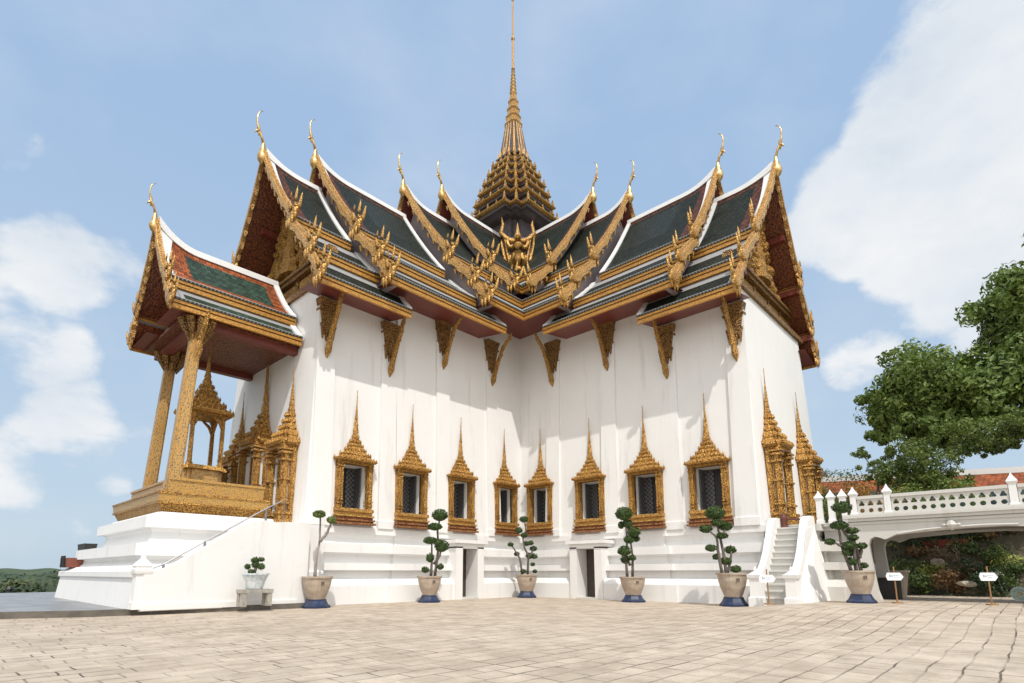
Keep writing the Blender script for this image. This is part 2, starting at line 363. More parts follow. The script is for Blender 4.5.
# ------------------------------------------------------------------ the hall
HALL = empty('temple_hall', (0,0,0), 'large white cross-shaped temple hall with tiered green tiled roofs, gilded trim and tall gold spire', 'temple hall')
w, L, BAT, ZC, UJ, JG = 4.0, 15.1, .0322, 2.5, 11.4, .10
ZT = 11.87
def off(z): return -BAT*(z-ZC)
def outline(o, oj=0):
    q = [(w+o,w+o),(UJ+o,w+o),(UJ+o,w+o-JG),(L+o,w+o-JG),(L+o,-(w+o-JG)),(UJ+o,-(w+o-JG)),(UJ+o,-(w+o))]
    pts = []
    for k in range(4):
        for x, y in q:
            for _ in range(k): x, y = -y, x
            pts.append((x, y))
    return pts
def face_grid(m, P, us, zs, holes, mi=0):
    """wall face with openings: P(u,z)->point, holes=(ua,ub,za,zb)"""
    us = sorted(set(us+[h[0] for h in holes]+[h[1] for h in holes])); zs = sorted(set(zs+[h[2] for h in holes]+[h[3] for h in holes]))
    for i in range(len(us)-1):
        for j in range(len(zs)-1):
            uc, zc_ = (us[i]+us[i+1])/2, (zs[j]+zs[j+1])/2
            if any(h[0] < uc < h[1] and h[2] < zc_ < h[3] for h in holes): continue
            m.quad(P(us[i],zs[j]),P(us[i+1],zs[j]),P(us[i+1],zs[j+1]),P(us[i],zs[j+1]), mi)
WIN_U = [5.19, 8.01, 10.68, 13.24]
def prof_strip(prof):
    """piecewise offset(z) of a moulded profile, as (z list, offset function)"""
    return prof
# plinth profile: (z, offset)
PLP = [(-.3,.72),(.62,.70),(.84,.50),(.842,.31),(1.13,.27),(1.15,.30),(1.152,.52),(1.40,.50),(1.404,.16),(1.70,.12),(1.76,.18),(1.762,.36),(2.08,.34),(2.084,-.04),(2.30,-.10),(2.46,-.04),(2.464,.10),(2.70,.09),(2.702,-.05)]
DOOR_L = (7.70,8.55); DOOR_R = (7.75,8.63)
def plinth_mesh():
    m = M()
    for k in range(4):
        rot = Matrix.Rotation(k*PI/2, 4, 'Z')
        for sgn in (1,-1):
            hole = None
            if k == 0 and sgn == 1: hole = DOOR_L
            if k == 1 and sgn == -1: hole = DOOR_R
            for (z0,o0),(z1,o1) in zip(PLP[:-1],PLP[1:]):
                segs = [((w+o0,w+o1),(UJ+o0,UJ+o1),0)]
                if hole and z1 <= 2.10: segs = [((w+o0,w+o1),(hole[0],hole[0]),0),((hole[1],hole[1]),(UJ+o0,UJ+o1),0)]
                segs.append(((UJ+o0,UJ+o1),(L+o0,L+o1),JG))
                for (a0,a1),(b0,b1),j in segs:
                    m.quad(*[tuple(rot @ Vector(p)) for p in ((a0,sgn*(w+o0-j),z0),(b0,sgn*(w+o0-j),z0),(b1,sgn*(w+o1-j),z1),(a1,sgn*(w+o1-j),z1))])
                m.quad(*[tuple(rot @ Vector(p)) for p in ((UJ+o0,sgn*(w+o0),z0),(UJ+o0,sgn*(w+o0-JG),z0),(UJ+o1,sgn*(w+o1-JG),z1),(UJ+o1,sgn*(w+o1),z1))])
        for (z0,o0),(z1,o1) in zip(PLP[:-1],PLP[1:]):
            m.quad(*[tuple(rot @ Vector(p)) for p in ((L+o0,w+o0-JG,z0),(L+o0,-(w+o0-JG),z0),(L+o1,-(w+o1-JG),z1),(L+o1,w+o1-JG,z1))])
    return m
plinth_mesh().build('plinth', PLASTER, HALL)
wm = M(); D_OP = (.52, 3.36, 5.0)
for k in range(4):
    rot = Matrix.Rotation(k*PI/2, 4, 'Z')
    for sgn in (1,-1):
        vis = (k == 0 and sgn == 1) or (k == 1 and sgn == -1)
        holes = [(u-D_OP[0],u+D_OP[0],D_OP[1],D_OP[2]) for u in WIN_U] if vis else []
        def P(u, z, j=0):
            o = off(z); uu = w+o if u < -90 else UJ+o if u == 90 else L+o if u == 99 else u
            return tuple(rot @ Vector((uu, sgn*(w+o-j), z)))
        face_grid(wm, lambda u,z: P(u,z,0) if u > w else P(-99,z,0), [0., 9.5, UJ], [2.69, 7., 13.5], [h for h in holes if h[1] < UJ])
        face_grid(wm, lambda u,z: P(99 if u > L-.01 else u,z,JG), [UJ, L], [2.69, 7., ZT], [h for h in holes if h[1] > UJ])
        for z0,z1 in ((2.69,7.),(7.,ZT)): wm.quad(P(UJ,z0),P(UJ,z0,JG),P(UJ,z1,JG),P(UJ,z1))
        for a,b,c,d in holes:      # reveals of the window openings
            j = JG if b > UJ else 0; dp = .75
            Q = lambda u,z,e: tuple(rot @ Vector((u, sgn*(w+off(z)-j-e), z)))
            for (u0,z0),(u1,z1) in (((a,c),(b,c)),((b,c),(b,d)),((b,d),(a,d)),((a,d),(a,c))): wm.quad(Q(u0,z0,0),Q(u1,z1,0),Q(u1,z1,dp),Q(u0,z0,dp))
    for z0,z1 in ((2.69,7.),(7.,ZT)):
        wm.quad(*[tuple(rot @ Vector(p)) for p in ((L+off(z0),w+off(z0)-JG,z0),(L+off(z0),-(w+off(z0)-JG),z0),(L+off(z1),-(w+off(z1)-JG),z1),(L+off(z1),w+off(z1)-JG,z1))])
wm.build('wall', PLASTER, HALL)
# pilasters on the two courtyard faces
PIL_U = [5.92, 8.99, 11.76, 14.55]
def face_mat(side):      # local (u, outward, z) -> world
    return Matrix.Identity(4) if side == 0 else Matrix(((0,1,0,0),(1,0,0,0),(0,0,1,0),(0,0,0,1)))
def mapm(m, T):
    m.v = [tuple(T @ Vector(v)) for v in m.v]; return m
for side in (0,1):
    for u in PIL_U:
        m = M(); hw = .40; j = JG if u > UJ else 0; e = .10
        zs = [2.70, 3.1, 11.1]
        rings = []
        for z, x, y in ((2.70,hw+.04,e+.05),(3.0,hw+.04,e+.05),(3.02,hw,e),(11.1,hw-.05,e)):
            yy = w+off(z)-j
            rings.append([(u-x,yy-.1,z),(u+x,yy-.1,z),(u+x,yy+y,z),(u-x,yy+y,z)])
        m.loft(rings); mapm(m, face_mat(side)).build('pilaster', PLASTER, HALL)
# brackets with carved capitals
def bracket(side, u):
    zt = 11.05 if u > UJ else 12.1
    j = JG if u > UJ else 0; ov = 1.0 if u > UJ else 1.3
    m = M()
    for z0, z1, x0, x1, y0, y1 in ((zt-1.35,zt-1.0,.22,.27,.12,.16),(zt-1.0,zt-.92,.31,.31,.2,.2),(zt-.92,zt-.4,.25,.33,.14,.2),(zt-.4,zt-.32,.38,.38,.26,.26),(zt-.32,zt+.05,.33,.42,.2,.3)):
        yy = w+off(z0)-j; m.loft([[(u-x0,yy-.1,z0),(u+x0,yy-.1,z0),(u+x0,yy+y0,z0),(u-x0,yy+y0,z0)],[(u-x1,yy-.1,z1),(u+x1,yy-.1,z1),(u+x1,yy+y1,z1),(u-x1,yy+y1,z1)]])
    for dx in (-.21,-.07,.07,.21):    # hanging lotus leaves
        yy = w+off(zt-1.7)-j; m.loft([[(u+dx-.08,yy,zt-1.0),(u+dx+.08,yy,zt-1.0),(u+dx+.08,yy+.18,zt-1.0),(u+dx-.08,yy+.18,zt-1.0)],[(u+dx-.02,yy+.05,zt-1.62+abs(dx)*.6),(u+dx+.02,yy+.05,zt-1.62+abs(dx)*.6),(u+dx+.02,yy+.15,zt-1.62+abs(dx)*.6),(u+dx-.02,yy+.15,zt-1.62+abs(dx)*.6)]])
    cap = mapm(m, face_mat(side)).build('bracket', GOLD_D, HALL)
    s = M(); yb = w+off(zt-2.1)-j
    path = [(u,yb+.06,zt-2.25),(u,yb+.2,zt-1.95),(u,yb+.30,zt-1.6),(u,yb+.45,zt-1.2),(u,yb+.66,zt-.8),(u,yb+.80,zt-.5),(u,yb+ov-.1,zt-.15),(u,yb+ov+.05,zt+.1)]
    s.tube(path, [.02,.12,.10,.10,.075,.085,.075,.05], 6, flat=1.2, up_=(1,0,0))
    for q in path[2:7]: s.lathe([(.0,-.12),(.05,-.04),(.035,.04),(0,.14)], 5, (q[0], q[1]+.1, q[2]))
    mapm(s, face_mat(side)).build('strut', GOLD, cap)
for side in (0,1):
    for u in PIL_U: bracket(side, u)
# ---- windows
def crown(m, z0, hw, dp, rise, yc=0, tip=2.55, n=5, mi=0, antefix=True, tip_r=.24):
    """tiered pyramidal crown with a needle: half width hw, half depth dp"""
    sy = dp/hw; z = z0; r = hw; rr = [1,.72,.50,.36,.25,.18]
    hs = [.21,.19,.18,.17,.16]
    for i in range(n):
        r0 = hw*rr[i]; r1 = hw*rr[i+1]; h = hs[i]*rise
        m.stack([(r0*.93,z-.05*rise),(r0,z),(r0,z+.05*rise),(r1*1.03,z+h*.72),(r1*.95,z+h)], RD, (0,yc,0), mi, sy)
        if antefix:
            k = 4 if i < 2 else 3
            for a in range(-k, k+1):
                x = r0*.92*a/k; yy = r0*sy*(.98 if abs(a) < k else .7)
                for sgn in (1,-1):
                    m.lathe([(.04*rise,0),(.045*rise,.04*rise),(0,.12*rise)], 4, (x, yc+sgn*yy, z+.03*rise), mi)
            for sx in (1,-1):
                m.lathe([(.045*rise,0),(.045*rise,.04*rise),(0,.15*rise)], 4, (sx*r0*.98, yc, z+.03*rise), mi)
        z += h
    r = hw*.17; left = tip-(z-z0)
    pr = [(r,0),(r*1.15,.05*left),(r*.7,.12*left),(r*.85,.15*left),(r*.55,.25*left),(r*.66,.28*left),(r*.42,.38*left),(r*.48,.41*left),(r*.3,.52*left),(r*.32,.55*left),(r*.18,.68*left),(r*.13,.8*left),(.012,left)]
    m.lathe([(a, b) for a, b in pr], 8, (0,yc,z), mi, PI/8, 1, max(sy, .7))
def make_window():
    f = M(); ow, z0, z1 = .52, 3.36, 5.0
    for sx in (1,-1):
        a, b = ow, .74
        f.box(min(sx*a,sx*b),-.12,3.34,max(sx*a,sx*b),.12,5.06)
        for xx, dd, ww in ((.575,.19,.04),(.675,.17,.045)):
            f.box(sx*xx-ww,-.1,3.34,sx*xx+ww,dd,5.05)
            for zz in (3.5,3.62,4.85,4.97): f.box(sx*xx-ww-.02,-.1,zz,sx*xx+ww+.02,dd+.025,zz+.05)
    f.box(-.74,-.12,5.0,.74,.18,5.12)
    fr = f.build('window', GOLD, HALL)
    s = M()
    for x, a, b, d, mi in ((.77,3.24,3.36,.24,0),(.74,3.12,3.243,.17,0),(.79,3.06,3.122,.26,0),(.76,2.97,3.063,.2,1),(.81,2.91,2.972,.3,1),(.77,2.85,2.912,.24,1),(.84,2.78,2.852,.32,1)): s.box(-x,-.12,a,x,d,b,mi)
    s.build('sill', [GOLD_S, MAROON], fr)
    c = M(); crown(c, 5.14, .84, .40, .92, tip=2.75); c.build('pediment', GOLD_F, fr)
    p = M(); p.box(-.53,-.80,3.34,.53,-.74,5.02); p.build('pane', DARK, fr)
    sh = M(); sh.box(-.50,-.72,3.37,-.45,-.30,4.98); sh.box(-.49,-.735,3.37,-.10,-.70,4.98); sh.build('shutter', LATTICE, fr)
    return fr
win = make_window()
wins = []
for side in (0,1):
    for u in WIN_U:
        o = win if not wins else copy_tree(win); wins.append(o)
        j = JG if u > UJ else 0; y = w+off(3.2)-j
        if side == 0: o.location = (u,y,0)
        else: o.location = (y,u,0); o.scale = (-1,1,1); o.rotation_euler.z = PI/2
        if side == 0: o.scale = (1,1,1)
for i, o in enumerate(wins):
    if i >= 4: o.matrix_basis = Matrix.Translation(o.location) @ Matrix(((0,1,0,0),(1,0,0,0),(0,0,1,0),(0,0,0,1)))
# ---- plinth doorways
def plinth_door(side, u0, u1, zt=2.06):
    m = M(); y = w+.72; o = .36
    for a, b in ((u0-o,u0),(u1,u1+o)):
        m.box(a,w-.2,0,b,y+.06,zt+.06); m.box(a-.03,w-.2,-.01,b+.03 if b<u1 else b+.03,y+.10,.22) if False else None
    m.box(u0-o,w-.2,zt,u1+o,y+.06,zt+.2); m.box(u0-o-.14,w-.2,zt+.2,u1+o+.14,y+.16,zt+.34)
    for a in (u0,u1): m.quad((a,w-.6,0),(a,w-.2,0),(a,w-.2,zt),(a,w-.6,zt))
    m.quad((u0,w-.6,zt),(u1,w-.6,zt),(u1,w-.2,zt),(u0,w-.2,zt))
    d = mapm(m, face_mat(side)).build('doorway', PLASTER, HALL)
    p = M(); p.box(u0-.1,w+.02,-.02,u1+.1,w+.06,zt+.05); mapm(p, face_mat(side)).build('door_leaf', DOORW, d)
    p = M(); p.box(u0-.02,w-.6,.0,u1+.02,y+.1,.06); mapm(p, face_mat(side)).build('threshold', PLASTER_W, d)
plinth_door(0, *DOOR_L); plinth_door(1, *DOOR_R)
# ---- gilded doors of the end walls (local: x along the wall, y outward)
def make_door(hw=.56, z1=5.5, tip=3.15, proj=.52):
    m = M()
    for sx in (1,-1):
        for yy in (proj-.14, .1):
            for xx in ((hw,) if yy > .2 else (hw+.02,)):
                m.box(sx*xx-.085,yy-.10,2.72,sx*xx+.085,yy+.10,z1); m.box(sx*xx-.05,yy-.13,2.72,sx*xx+.05,yy+.13,z1); m.box(sx*xx-.115,yy-.06,2.72,sx*xx+.115,yy+.06,z1)
        for z0_, z1_, e_ in ((2.72,2.9,.10),(2.9,3.08,.06),(3.08,3.18,.10),(3.45,3.52,.05),(4.3,4.36,.04),(z1-.5,z1-.43,.05),(z1-.25,z1-.17,.07),(z1-.12,z1-.05,.09)): m.box(sx*hw-.1-e_,proj-.27-e_,z0_,sx*hw+.1+e_,proj-.02+e_,z1_)
    m.box(-hw-.1,-.2,z1-.02,hw+.1,proj,z1+.12)
    d = m.build('door', GOLD, HALL)
    c = M(); crown(c, z1+.16, hw+.22, proj+.12, 1.45, 0, tip, 5); c.build('pediment', GOLD_F, d)
    r = M(); r.box(-hw-.04,-.2,2.7,-hw+.08,proj-.28,z1); r.box(-hw+.08,-.2,2.7,-.24,.02,z1); r.build('reveal', PLASTER, d); r = M(); r.box(hw-.08,-.2,2.7,hw+.04,proj-.28,z1); r.box(.24,-.2,2.7,hw-.08,.02,z1); r.build('reveal', PLASTER, d)
    l_ = M(); l_.box(-.24,-.1,2.7,.24,.0,z1); l_.build('door_leaf', DARK, d)
    return d
door = make_door()
door.matrix_basis = Matrix.Translation((L+off(4.2),2.3,0)) @ Matrix(((0,1,0,0),(1,0,0,0),(0,0,1,0),(0,0,0,1)))
for T in (Matrix.Translation((L+off(4.2),-2.3,0)) @ Matrix(((0,1,0,0),(1,0,0,0),(0,0,1,0),(0,0,0,1))), Matrix.Translation((2.45,L+off(4.2),0)), Matrix.Translation((-1.5,L+off(4.2),0))):
    copy_tree(door).matrix_basis = T
door = make_door(.7, 5.9, 5.2, .6)
door.matrix_basis = Matrix.Translation((L+off(4.2),-.05,0)) @ Matrix(((0,1,0,0),(1,0,0,0),(0,0,1,0),(0,0,0,1)))
# ------------------------------------------------------------------ roofs
def slope_pts(A, B, sag, n):
    out = []
    for i in range(n+1):
        t = i/n; out.append((A[0]+(B[0]-A[0])*t, A[1]+(B[1]-A[1])*t - sag*4*t*(1-t)))
    return out
class Tier: pass
def make_tier(zr, A, B, Cc, up_, ui, peak, mats, border=.42, sag=.17, pediment=False, swoop_len=1.7, lean=.07, finial_s=1.0, simple=False, und=REDWOOD, full=False, horn=.78, gable_in=.42, walls=True):
    """one roof tier of a wing along local +x. A,B,Cc: eave points (s,z); up_: gable u at the peak; ui: inner end(s) for the sections
       ('m' = mitred along the diagonal)."""
    sw = peak-zr
    def u1(z): return up_-lean*max(0, peak-z)
    def swz(u, t):
        d = (u-(up_-swoop_len))/swoop_len
        return sw*max(0, d)**2.2*(1-t)**2
    secs = [('A', (0,zr), A, sag, ui[0])]
    if B: secs.append(('B', (A[0]-.10, A[1]-.31), B, .05, ui[1]))
    if Cc: secs.append(('C', (B[0]-.10, B[1]-.31), Cc, .04, ui[2]))
    def uin(i, s): return s if i == 'm' else i
    top = bpy.data.objects.new('roof_tier', None); COL.objects.link(top); top.parent = HALL
    paths = []
    for name, P0, P1, sg, i0 in secs:
        n = 8 if name == 'A' else 4
        pts = slope_pts(P0, P1, sg, n); paths.append((name, pts, i0))
        length = math.dist(P0, P1)
        ts = [k/n for k in range(n+1)]
        brk = sorted(set(ts+([border*.75/length, border/length, 1-border/length] if name == 'A' else [.30])))
        def SP(t):
            k = min(int(t*n), n-1); f = t*n-k
            return (pts[k][0]+(pts[k+1][0]-pts[k][0])*f, pts[k][1]+(pts[k+1][1]-pts[k][1])*f)
        for sgn in (1,-1):
            tile = M()
            for j in range(len(brk)-1):
                ta, tb = brk[j], brk[j+1]; (sa,za),(sb,zb) = SP(ta), SP(tb)
                na, nb = uin(i0,sa), uin(i0,sb); ea, eb = u1(za), u1(zb)
                K = 14
                fr = [0]+[.12*0]+[]
                def fu(x0, x1, b0=border):   # u breakpoints, fine near the swooping end
                    us = [x0, x0+.26*0+b0] + [x1-swoop_len*q for q in (1,.75,.55,.38,.25,.14)] + [x1-.24, x1]
                    return us
                ua, ub = fu(na, ea), fu(nb, eb)
                if ea-na < swoop_len+border+.1: ua = [na+(ea-na)*q for q in (0,.15,.3,.45,.6,.75,.85,.9,.95,1)]; ub = [nb+(eb-nb)*q for q in (0,.15,.3,.45,.6,.75,.85,.9,.95,1)]
                for q in range(len(ua)-1):
                    ca = [(ua[q],sa,za),(ua[q+1],sa,za),(ub[q+1],sb,zb),(ub[q],sb,zb)]
                    tt = [ta,ta,tb,tb]
                    vs = [(x, sgn*s_, z + (swz(x, t_) if name == 'A' else 0)) for (x,s_,z), t_ in zip(ca, tt)]
                    uv = [(x, t_*length) for (x,s_,z), t_ in zip(ca, tt)]
                    xm = (ua[q]+ua[q+1])/2; tm = (ta+tb)/2
                    if name == 'A':
                        last = xm > ea-.2
                        edge = (tm*length < border*.75 or tm*length > length-border or xm < na+border*.9 or xm > ea-.3-border) if full else (tm*length < border or xm > ea-.75)
                        mi = 2 if last or (tm < .05 and False) else (1 if edge else 0)
                    else:
                        mi = 2 if tm < .30 else 0
                        if xm > ea-.3: mi = 2
                    tile.quad(*vs, mi, uv)
                    # underside
                    if name == 'A' or xm > ea-1.2: tile.quad(*[(x, s_-sgn*.05, z-.13) for x,s_,z in vs], 3)
            tile.build('tile_slope', mats+[CEMENT, und], top)
    # white ridge cap, rising to the gable
    rc = M(); us = []
    n0 = 0 if ui[0] == 'm' else ui[0]
    q0 = max(n0, up_-swoop_len); us = [n0]+[q0+(up_-q0)*k/10 for k in range(11)]
    rings = []
    for x in us:
        z = zr+swz(x, 0); hgt = .16+.16*max(0, (x-(up_-swoop_len))/swoop_len)**2; wd = .17
        rings.append([(x,-wd,z-.14),(x,wd,z-.14),(x,wd*.75,z+hgt*.6),(x,0.04,z+hgt),(x,-.04,z+hgt),(x,-wd*.75,z+hgt*.6)])
    rc.loft(rings)
    rc.build('ridge_cap', WHITE, top)
    # white flashing down the inner end of every section
    for name, pts, i0 in paths:
        if i0 == 'm': continue
        for sgn in (1,-1):
            rc = M(); rings = []
            for (s_, z) in pts:
                rings.append([(i0-.02,sgn*s_,z-.06),(i0+.2,sgn*s_,z-.06),(i0+.2,sgn*s_,z+.10),(i0-.02,sgn*s_,z+.13)])
            rc.loft(rings); rc.build('flashing', WHITE, top)
    # plaster lap along the gable edge, above the tiles
    for sgn in (1,-1):
        rc = M(); rings = []
        for k, (s_, z) in enumerate(paths[0][1]):
            t_ = k/(len(paths[0][1])-1); x = u1(z)
            wv = .13+(.36 if full else .24)*(1-t_)**2
            rings.append([(x,sgn*s_,z+swz(x,t_)+.05),(x-wv,sgn*s_,z+swz(x-wv,t_)+.05),(x-wv,sgn*s_,z+swz(x-wv,t_)-.04),(x,sgn*s_,z+swz(x,t_)-.04)])
        rc.loft(rings); rc.build('verge', WHITE, top)
    # gilded eave boards
    for name, pts, i0 in paths:
        s_, z = pts[-1]; e = u1(z)+.04
        for sgn in (1,-1):
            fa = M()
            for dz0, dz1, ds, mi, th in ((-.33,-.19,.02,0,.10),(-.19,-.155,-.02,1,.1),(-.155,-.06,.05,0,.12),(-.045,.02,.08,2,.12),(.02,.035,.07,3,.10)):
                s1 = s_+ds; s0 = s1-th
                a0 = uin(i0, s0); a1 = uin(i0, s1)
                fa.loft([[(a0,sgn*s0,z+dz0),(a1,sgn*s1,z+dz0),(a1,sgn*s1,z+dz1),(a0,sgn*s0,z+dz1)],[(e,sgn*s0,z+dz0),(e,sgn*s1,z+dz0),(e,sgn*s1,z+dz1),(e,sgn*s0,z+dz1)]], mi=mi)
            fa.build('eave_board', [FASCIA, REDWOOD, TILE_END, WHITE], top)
    # flat soffit under the lowest eave
    name, pts, i0 = paths[-1]; s_, z = pts[-1]
    for sgn in (1,-1):
        sf = M()
        s0 = 3.4 if up_ > 0 and not simple else .5
        a0, a1 = (uin(i0,s0), uin(i0,s_-.06))
        rs_ = .30 if not simple else 0.
        sf.quad((a0,sgn*s0,z-.22+rs_),(u1(z),sgn*s0,z-.22+rs_),(u1(z),sgn*(s_-.06),z-.24),(a1,sgn*(s_-.06),z-.24))
        if i0 != 'm': sf.quad((i0,sgn*(s_-.1),z-.24),(i0,sgn*s0,z-.24+rs_),(i0,sgn*s0,z+.9),(i0,sgn*(s_-.5),z+.35))
        sf.build('soffit', REDWOOD, top)
    # gable wall
    gpts = []
    for name, pts, i0 in paths: gpts += [(s_, z-.1) for s_, z in pts]
    gw = M(); ug = u1(A[1])-gable_in
    zb_ = gpts[-1][1]-.15
    pol = [(s_,z) for s_,z in gpts]+[(gpts[-1][0]*.985,zb_),(-gpts[-1][0]*.985,zb_)]+[(-s_,z) for s_,z in gpts[::-1][:-1]]
    if walls:
        gw.prism(pol, 'x', ug-.15, ug)
        gw.build('gable_wall', MAUVE, top)
    # bargeboards
    for sgn in (1,-1):
        bb = M()
        for name, pts, i0 in paths:
            pp = slope_pts(pts[0], pts[-1], [sag,.05,.04][['A','B','C'].index(name)], 18 if name == 'A' else 8)
            n = len(pp)-1; rings = []
            for k, (s_, z) in enumerate(pp):
                t_ = k/n; x = u1(z); zz = z+(swz(x, t_) if name == 'A' else 0)
                wob = .07*math.sin(t_*PI*(5 if name == 'A' else 2))
                lo = -.19-.06*math.cos(t_*PI*(9 if name == 'A' else 5))+wob*.6
                rings.append([(x-.02,sgn*s_,zz+lo),(x+.16,sgn*s_,zz+lo),(x+.16,sgn*s_,zz+.12+wob*.5),(x-.02,sgn*s_,zz+.12+wob*.5)])
            bb.loft(rings)
            for k in range(1, n*2):      # flame teeth along the top edge
                t_ = k/(n*2); kk = min(int(t_*n), n-1); f = t_*n-kk
                s_ = pp[kk][0]+(pp[kk+1][0]-pp[kk][0])*f; z = pp[kk][1]+(pp[kk+1][1]-pp[kk][1])*f; x = u1(z)
                zz = z+(swz(x, t_) if name == 'A' else 0)+.09
                h = .24
                bb.loft([[(x+.0,sgn*(s_-.07),zz),(x+.12,sgn*(s_-.07),zz),(x+.12,sgn*(s_+.09),zz-.1),(x+.0,sgn*(s_+.09),zz-.1)],[(x+.03,sgn*(s_+.02),zz+h*.6),(x+.09,sgn*(s_+.02),zz+h*.6),(x+.09,sgn*(s_+.1),zz+h*.55),(x+.03,sgn*(s_+.1),zz+h*.55)],[(x+.055,sgn*(s_+.03),zz+h),(x+.065,sgn*(s_+.03),zz+h),(x+.065,sgn*(s_+.04),zz+h),(x+.055,sgn*(s_+.04),zz+h)]])
            for k in range(1, n):        # pendant scrolls under the board
                if k % 2: continue
                s_, z = pp[k]; x = u1(z); zz = z-.27+(swz(x, k/n) if name == 'A' else 0)
                bb.loft([[(x,sgn*(s_-.09),zz+.05),(x+.13,sgn*(s_-.09),zz+.05),(x+.13,sgn*(s_+.09),zz),(x,sgn*(s_+.09),zz)],[(x+.04,sgn*(s_-.04),zz-.20),(x+.09,sgn*(s_-.04),zz-.20),(x+.09,sgn*(s_+.01),zz-.22),(x+.04,sgn*(s_+.01),zz-.22)]])
        bb.build('bargeboard', GOLD_P, top)
        for name, pts, i0 in paths:
            s_, z = pts[-1]; x = u1(z)+.08; eave_finial(x, sgn, s_, z, finial_s*(1. if name == 'A' else .95), top)
    ridge_horn(up_, peak, horn, top)
    return top
_fin = {}
def eave_finial(x, sgn, s_, z, k, parent):
    key = round(k, 2)
    if key not in _fin:
        m = M()
        # body of the crested serpent, local: x along wing, y outward, z up
        m.tube([(0,-.5,.15),(0,-.3,.0),(0,-.08,-.12),(0,.16,-.06),(0,.26,.14),(0,.2,.34)], [.08,.13,.15,.14,.12,.09], 7, flat=.75)
        for dy, h, ln, ox in ((.12,1.1,.02,0),(-.10,.95,-.03,.10),(.34,.66,.14,-.04)):
            m.tube([(ox,dy,.1),(ox,dy+.03,.3*h),(ox,dy-.03+ln,.55*h),(ox,dy+.03+ln,.8*h),(ox,dy+.08+ln,h)], [.085,.115,.10,.07,.008], 6, flat=.55)
        for dy, h, dx in ((-.42,.52,.03),(-.2,.62,.05),(.04,.5,.05),(.2,.34,.02)):
            m.tube([(dx,dy,.0),(dx,dy+.03,-.25*h),(dx,dy-.01,-.6*h),(dx,dy+.02,-h)], [.085,.11,.085,.010], 5, flat=.65)
        m.v = [(a*k, b*k, c*k) for a, b, c in m.v]
        _fin[key] = m.build('eave_finial', GOLD_S, parent, smooth=True)
        o = _fin[key]
    else:
        o = _fin[key].copy(); COL.objects.link(o); o.parent = parent
    o.matrix_basis = Matrix.Translation((x, sgn*(s_-.02), z+.08)) @ (Matrix.Identity(4) if sgn == 1 else Matrix.Rotation(PI, 4, 'Z'))
    return o
_horn = {}
def ridge_horn(u, z, k, parent):
    if k not in _horn:
        m = M()
        m.lathe([(.06,-.75),(.2,-.6),(.27,-.45),(.28,-.3),(.22,-.1),(.15,.15),(.10,.45),(.07,.62)], 8, (-.02,0,0))
        m.tube([(0,0,.5),(.08,0,.8),(.2,0,1.05),(.3,0,1.25),(.37,0,1.5),(.40,0,1.8),(.39,0,2.05),(.33,0,2.25),(.20,0,2.42),(.1,0,2.46)], [.085,.085,.1,.085,.065,.055,.05,.045,.03,.006], 7, flat=.75, up_=(0,1,0))
        m.tube([(.24,0,1.12),(.38,0,1.08),(.46,0,1.0),(.46,0,.9)], [.1,.085,.05,.01], 6, flat=.7, up_=(0,1,0))
        m.lathe([(.02,-.35),(.07,-.15),(.09,0),(.07,.15),(.02,.3)], 6, (.27,0,1.18))
        m.v = [(a*k, b*k, c*k) for a, b, c in m.v]
        o = _horn[k] = m.build('ridge_horn', GOLD_H, parent, smooth=True)
    else:
        o = _horn[k].copy(); COL.objects.link(o); o.parent = parent
    o.matrix_basis = Matrix.Translation((u+.14, 0, z+.05)); return o
MT = [T_GREEN, T_RED]
TIERS = []
TIERS.append(make_tier(18.32, (2.92,14.42), (4.42,12.56), (5.12,11.25), 15.85, (13.28,12.85,11.75), 18.68, MT, und=BROWNWOOD, gable_in=.75, walls=False, lean=.04))
TIERS.append(make_tier(19.38, (3.30,14.98), (4.87,13.2), (5.52,12.1), 13.52, (8.55,8.0,6.72), 19.8, MT))
TIERS.append(make_tier(20.48, (3.42,16.0), (5.0,14.18), (5.82,13.0), 8.58, ('m','m','m'), 21.05, MT))
TIERS.append(make_tier(21.65, (3.5,16.72), (5.0,14.95), None, 5.95, ('m','m'), 22.2, MT))
def fu_(x, z, zr):      # the right wing's ridges stop a little sooner than the left wing's, its eaves do not
    q = max(0, min(1, (z-12.3)/(zr-12.3)))
    if zr < 19: q = .9      # the lowest tier moves back as a whole
    return x+q*(fr_(x)-x)
def fr_(x):
    K_ = [(-99,-99),(5.84,5.84),(8.6,8.24),(13.3,12.68),(15.9,15.42),(20,19.5)]
    for (a, fa_), (b, fb_) in zip(K_[:-1], K_[1:]):
        if x <= b: return fa_+(fb_-fa_)*(x-a)/(b-a)
    return x
for tr, zr_ in zip(TIERS, (18.4,19.5,20.6,21.8)):
    c = copy_tree(tr); c.rotation_euler.z = PI/2
    for ch in c.children:
        if ch.name.split('.')[0] in ('eave_finial','ridge_horn'):
            mb = ch.matrix_basis.copy(); mb.translation.x = fu_(mb.translation.x, mb.translation.z, zr_); ch.matrix_basis = mb
        else:
            ch.data = ch.data.copy()
            for v in ch.data.vertices: v.co.x = fu_(v.co.x, v.co.z, zr_)
# rear wings, mostly hidden: plain tiers
for k in (2,3):
    for tr in TIERS:
        m = tr.copy(); COL.objects.link(m); m.rotation_euler.z = k*PI/2
        for ch in tr.children:
            if ch.name.split('.')[0] in ('tile_slope','ridge_cap','eave_board','gable_wall','soffit'):
                c = ch.copy(); COL.objects.link(c); c.parent = m
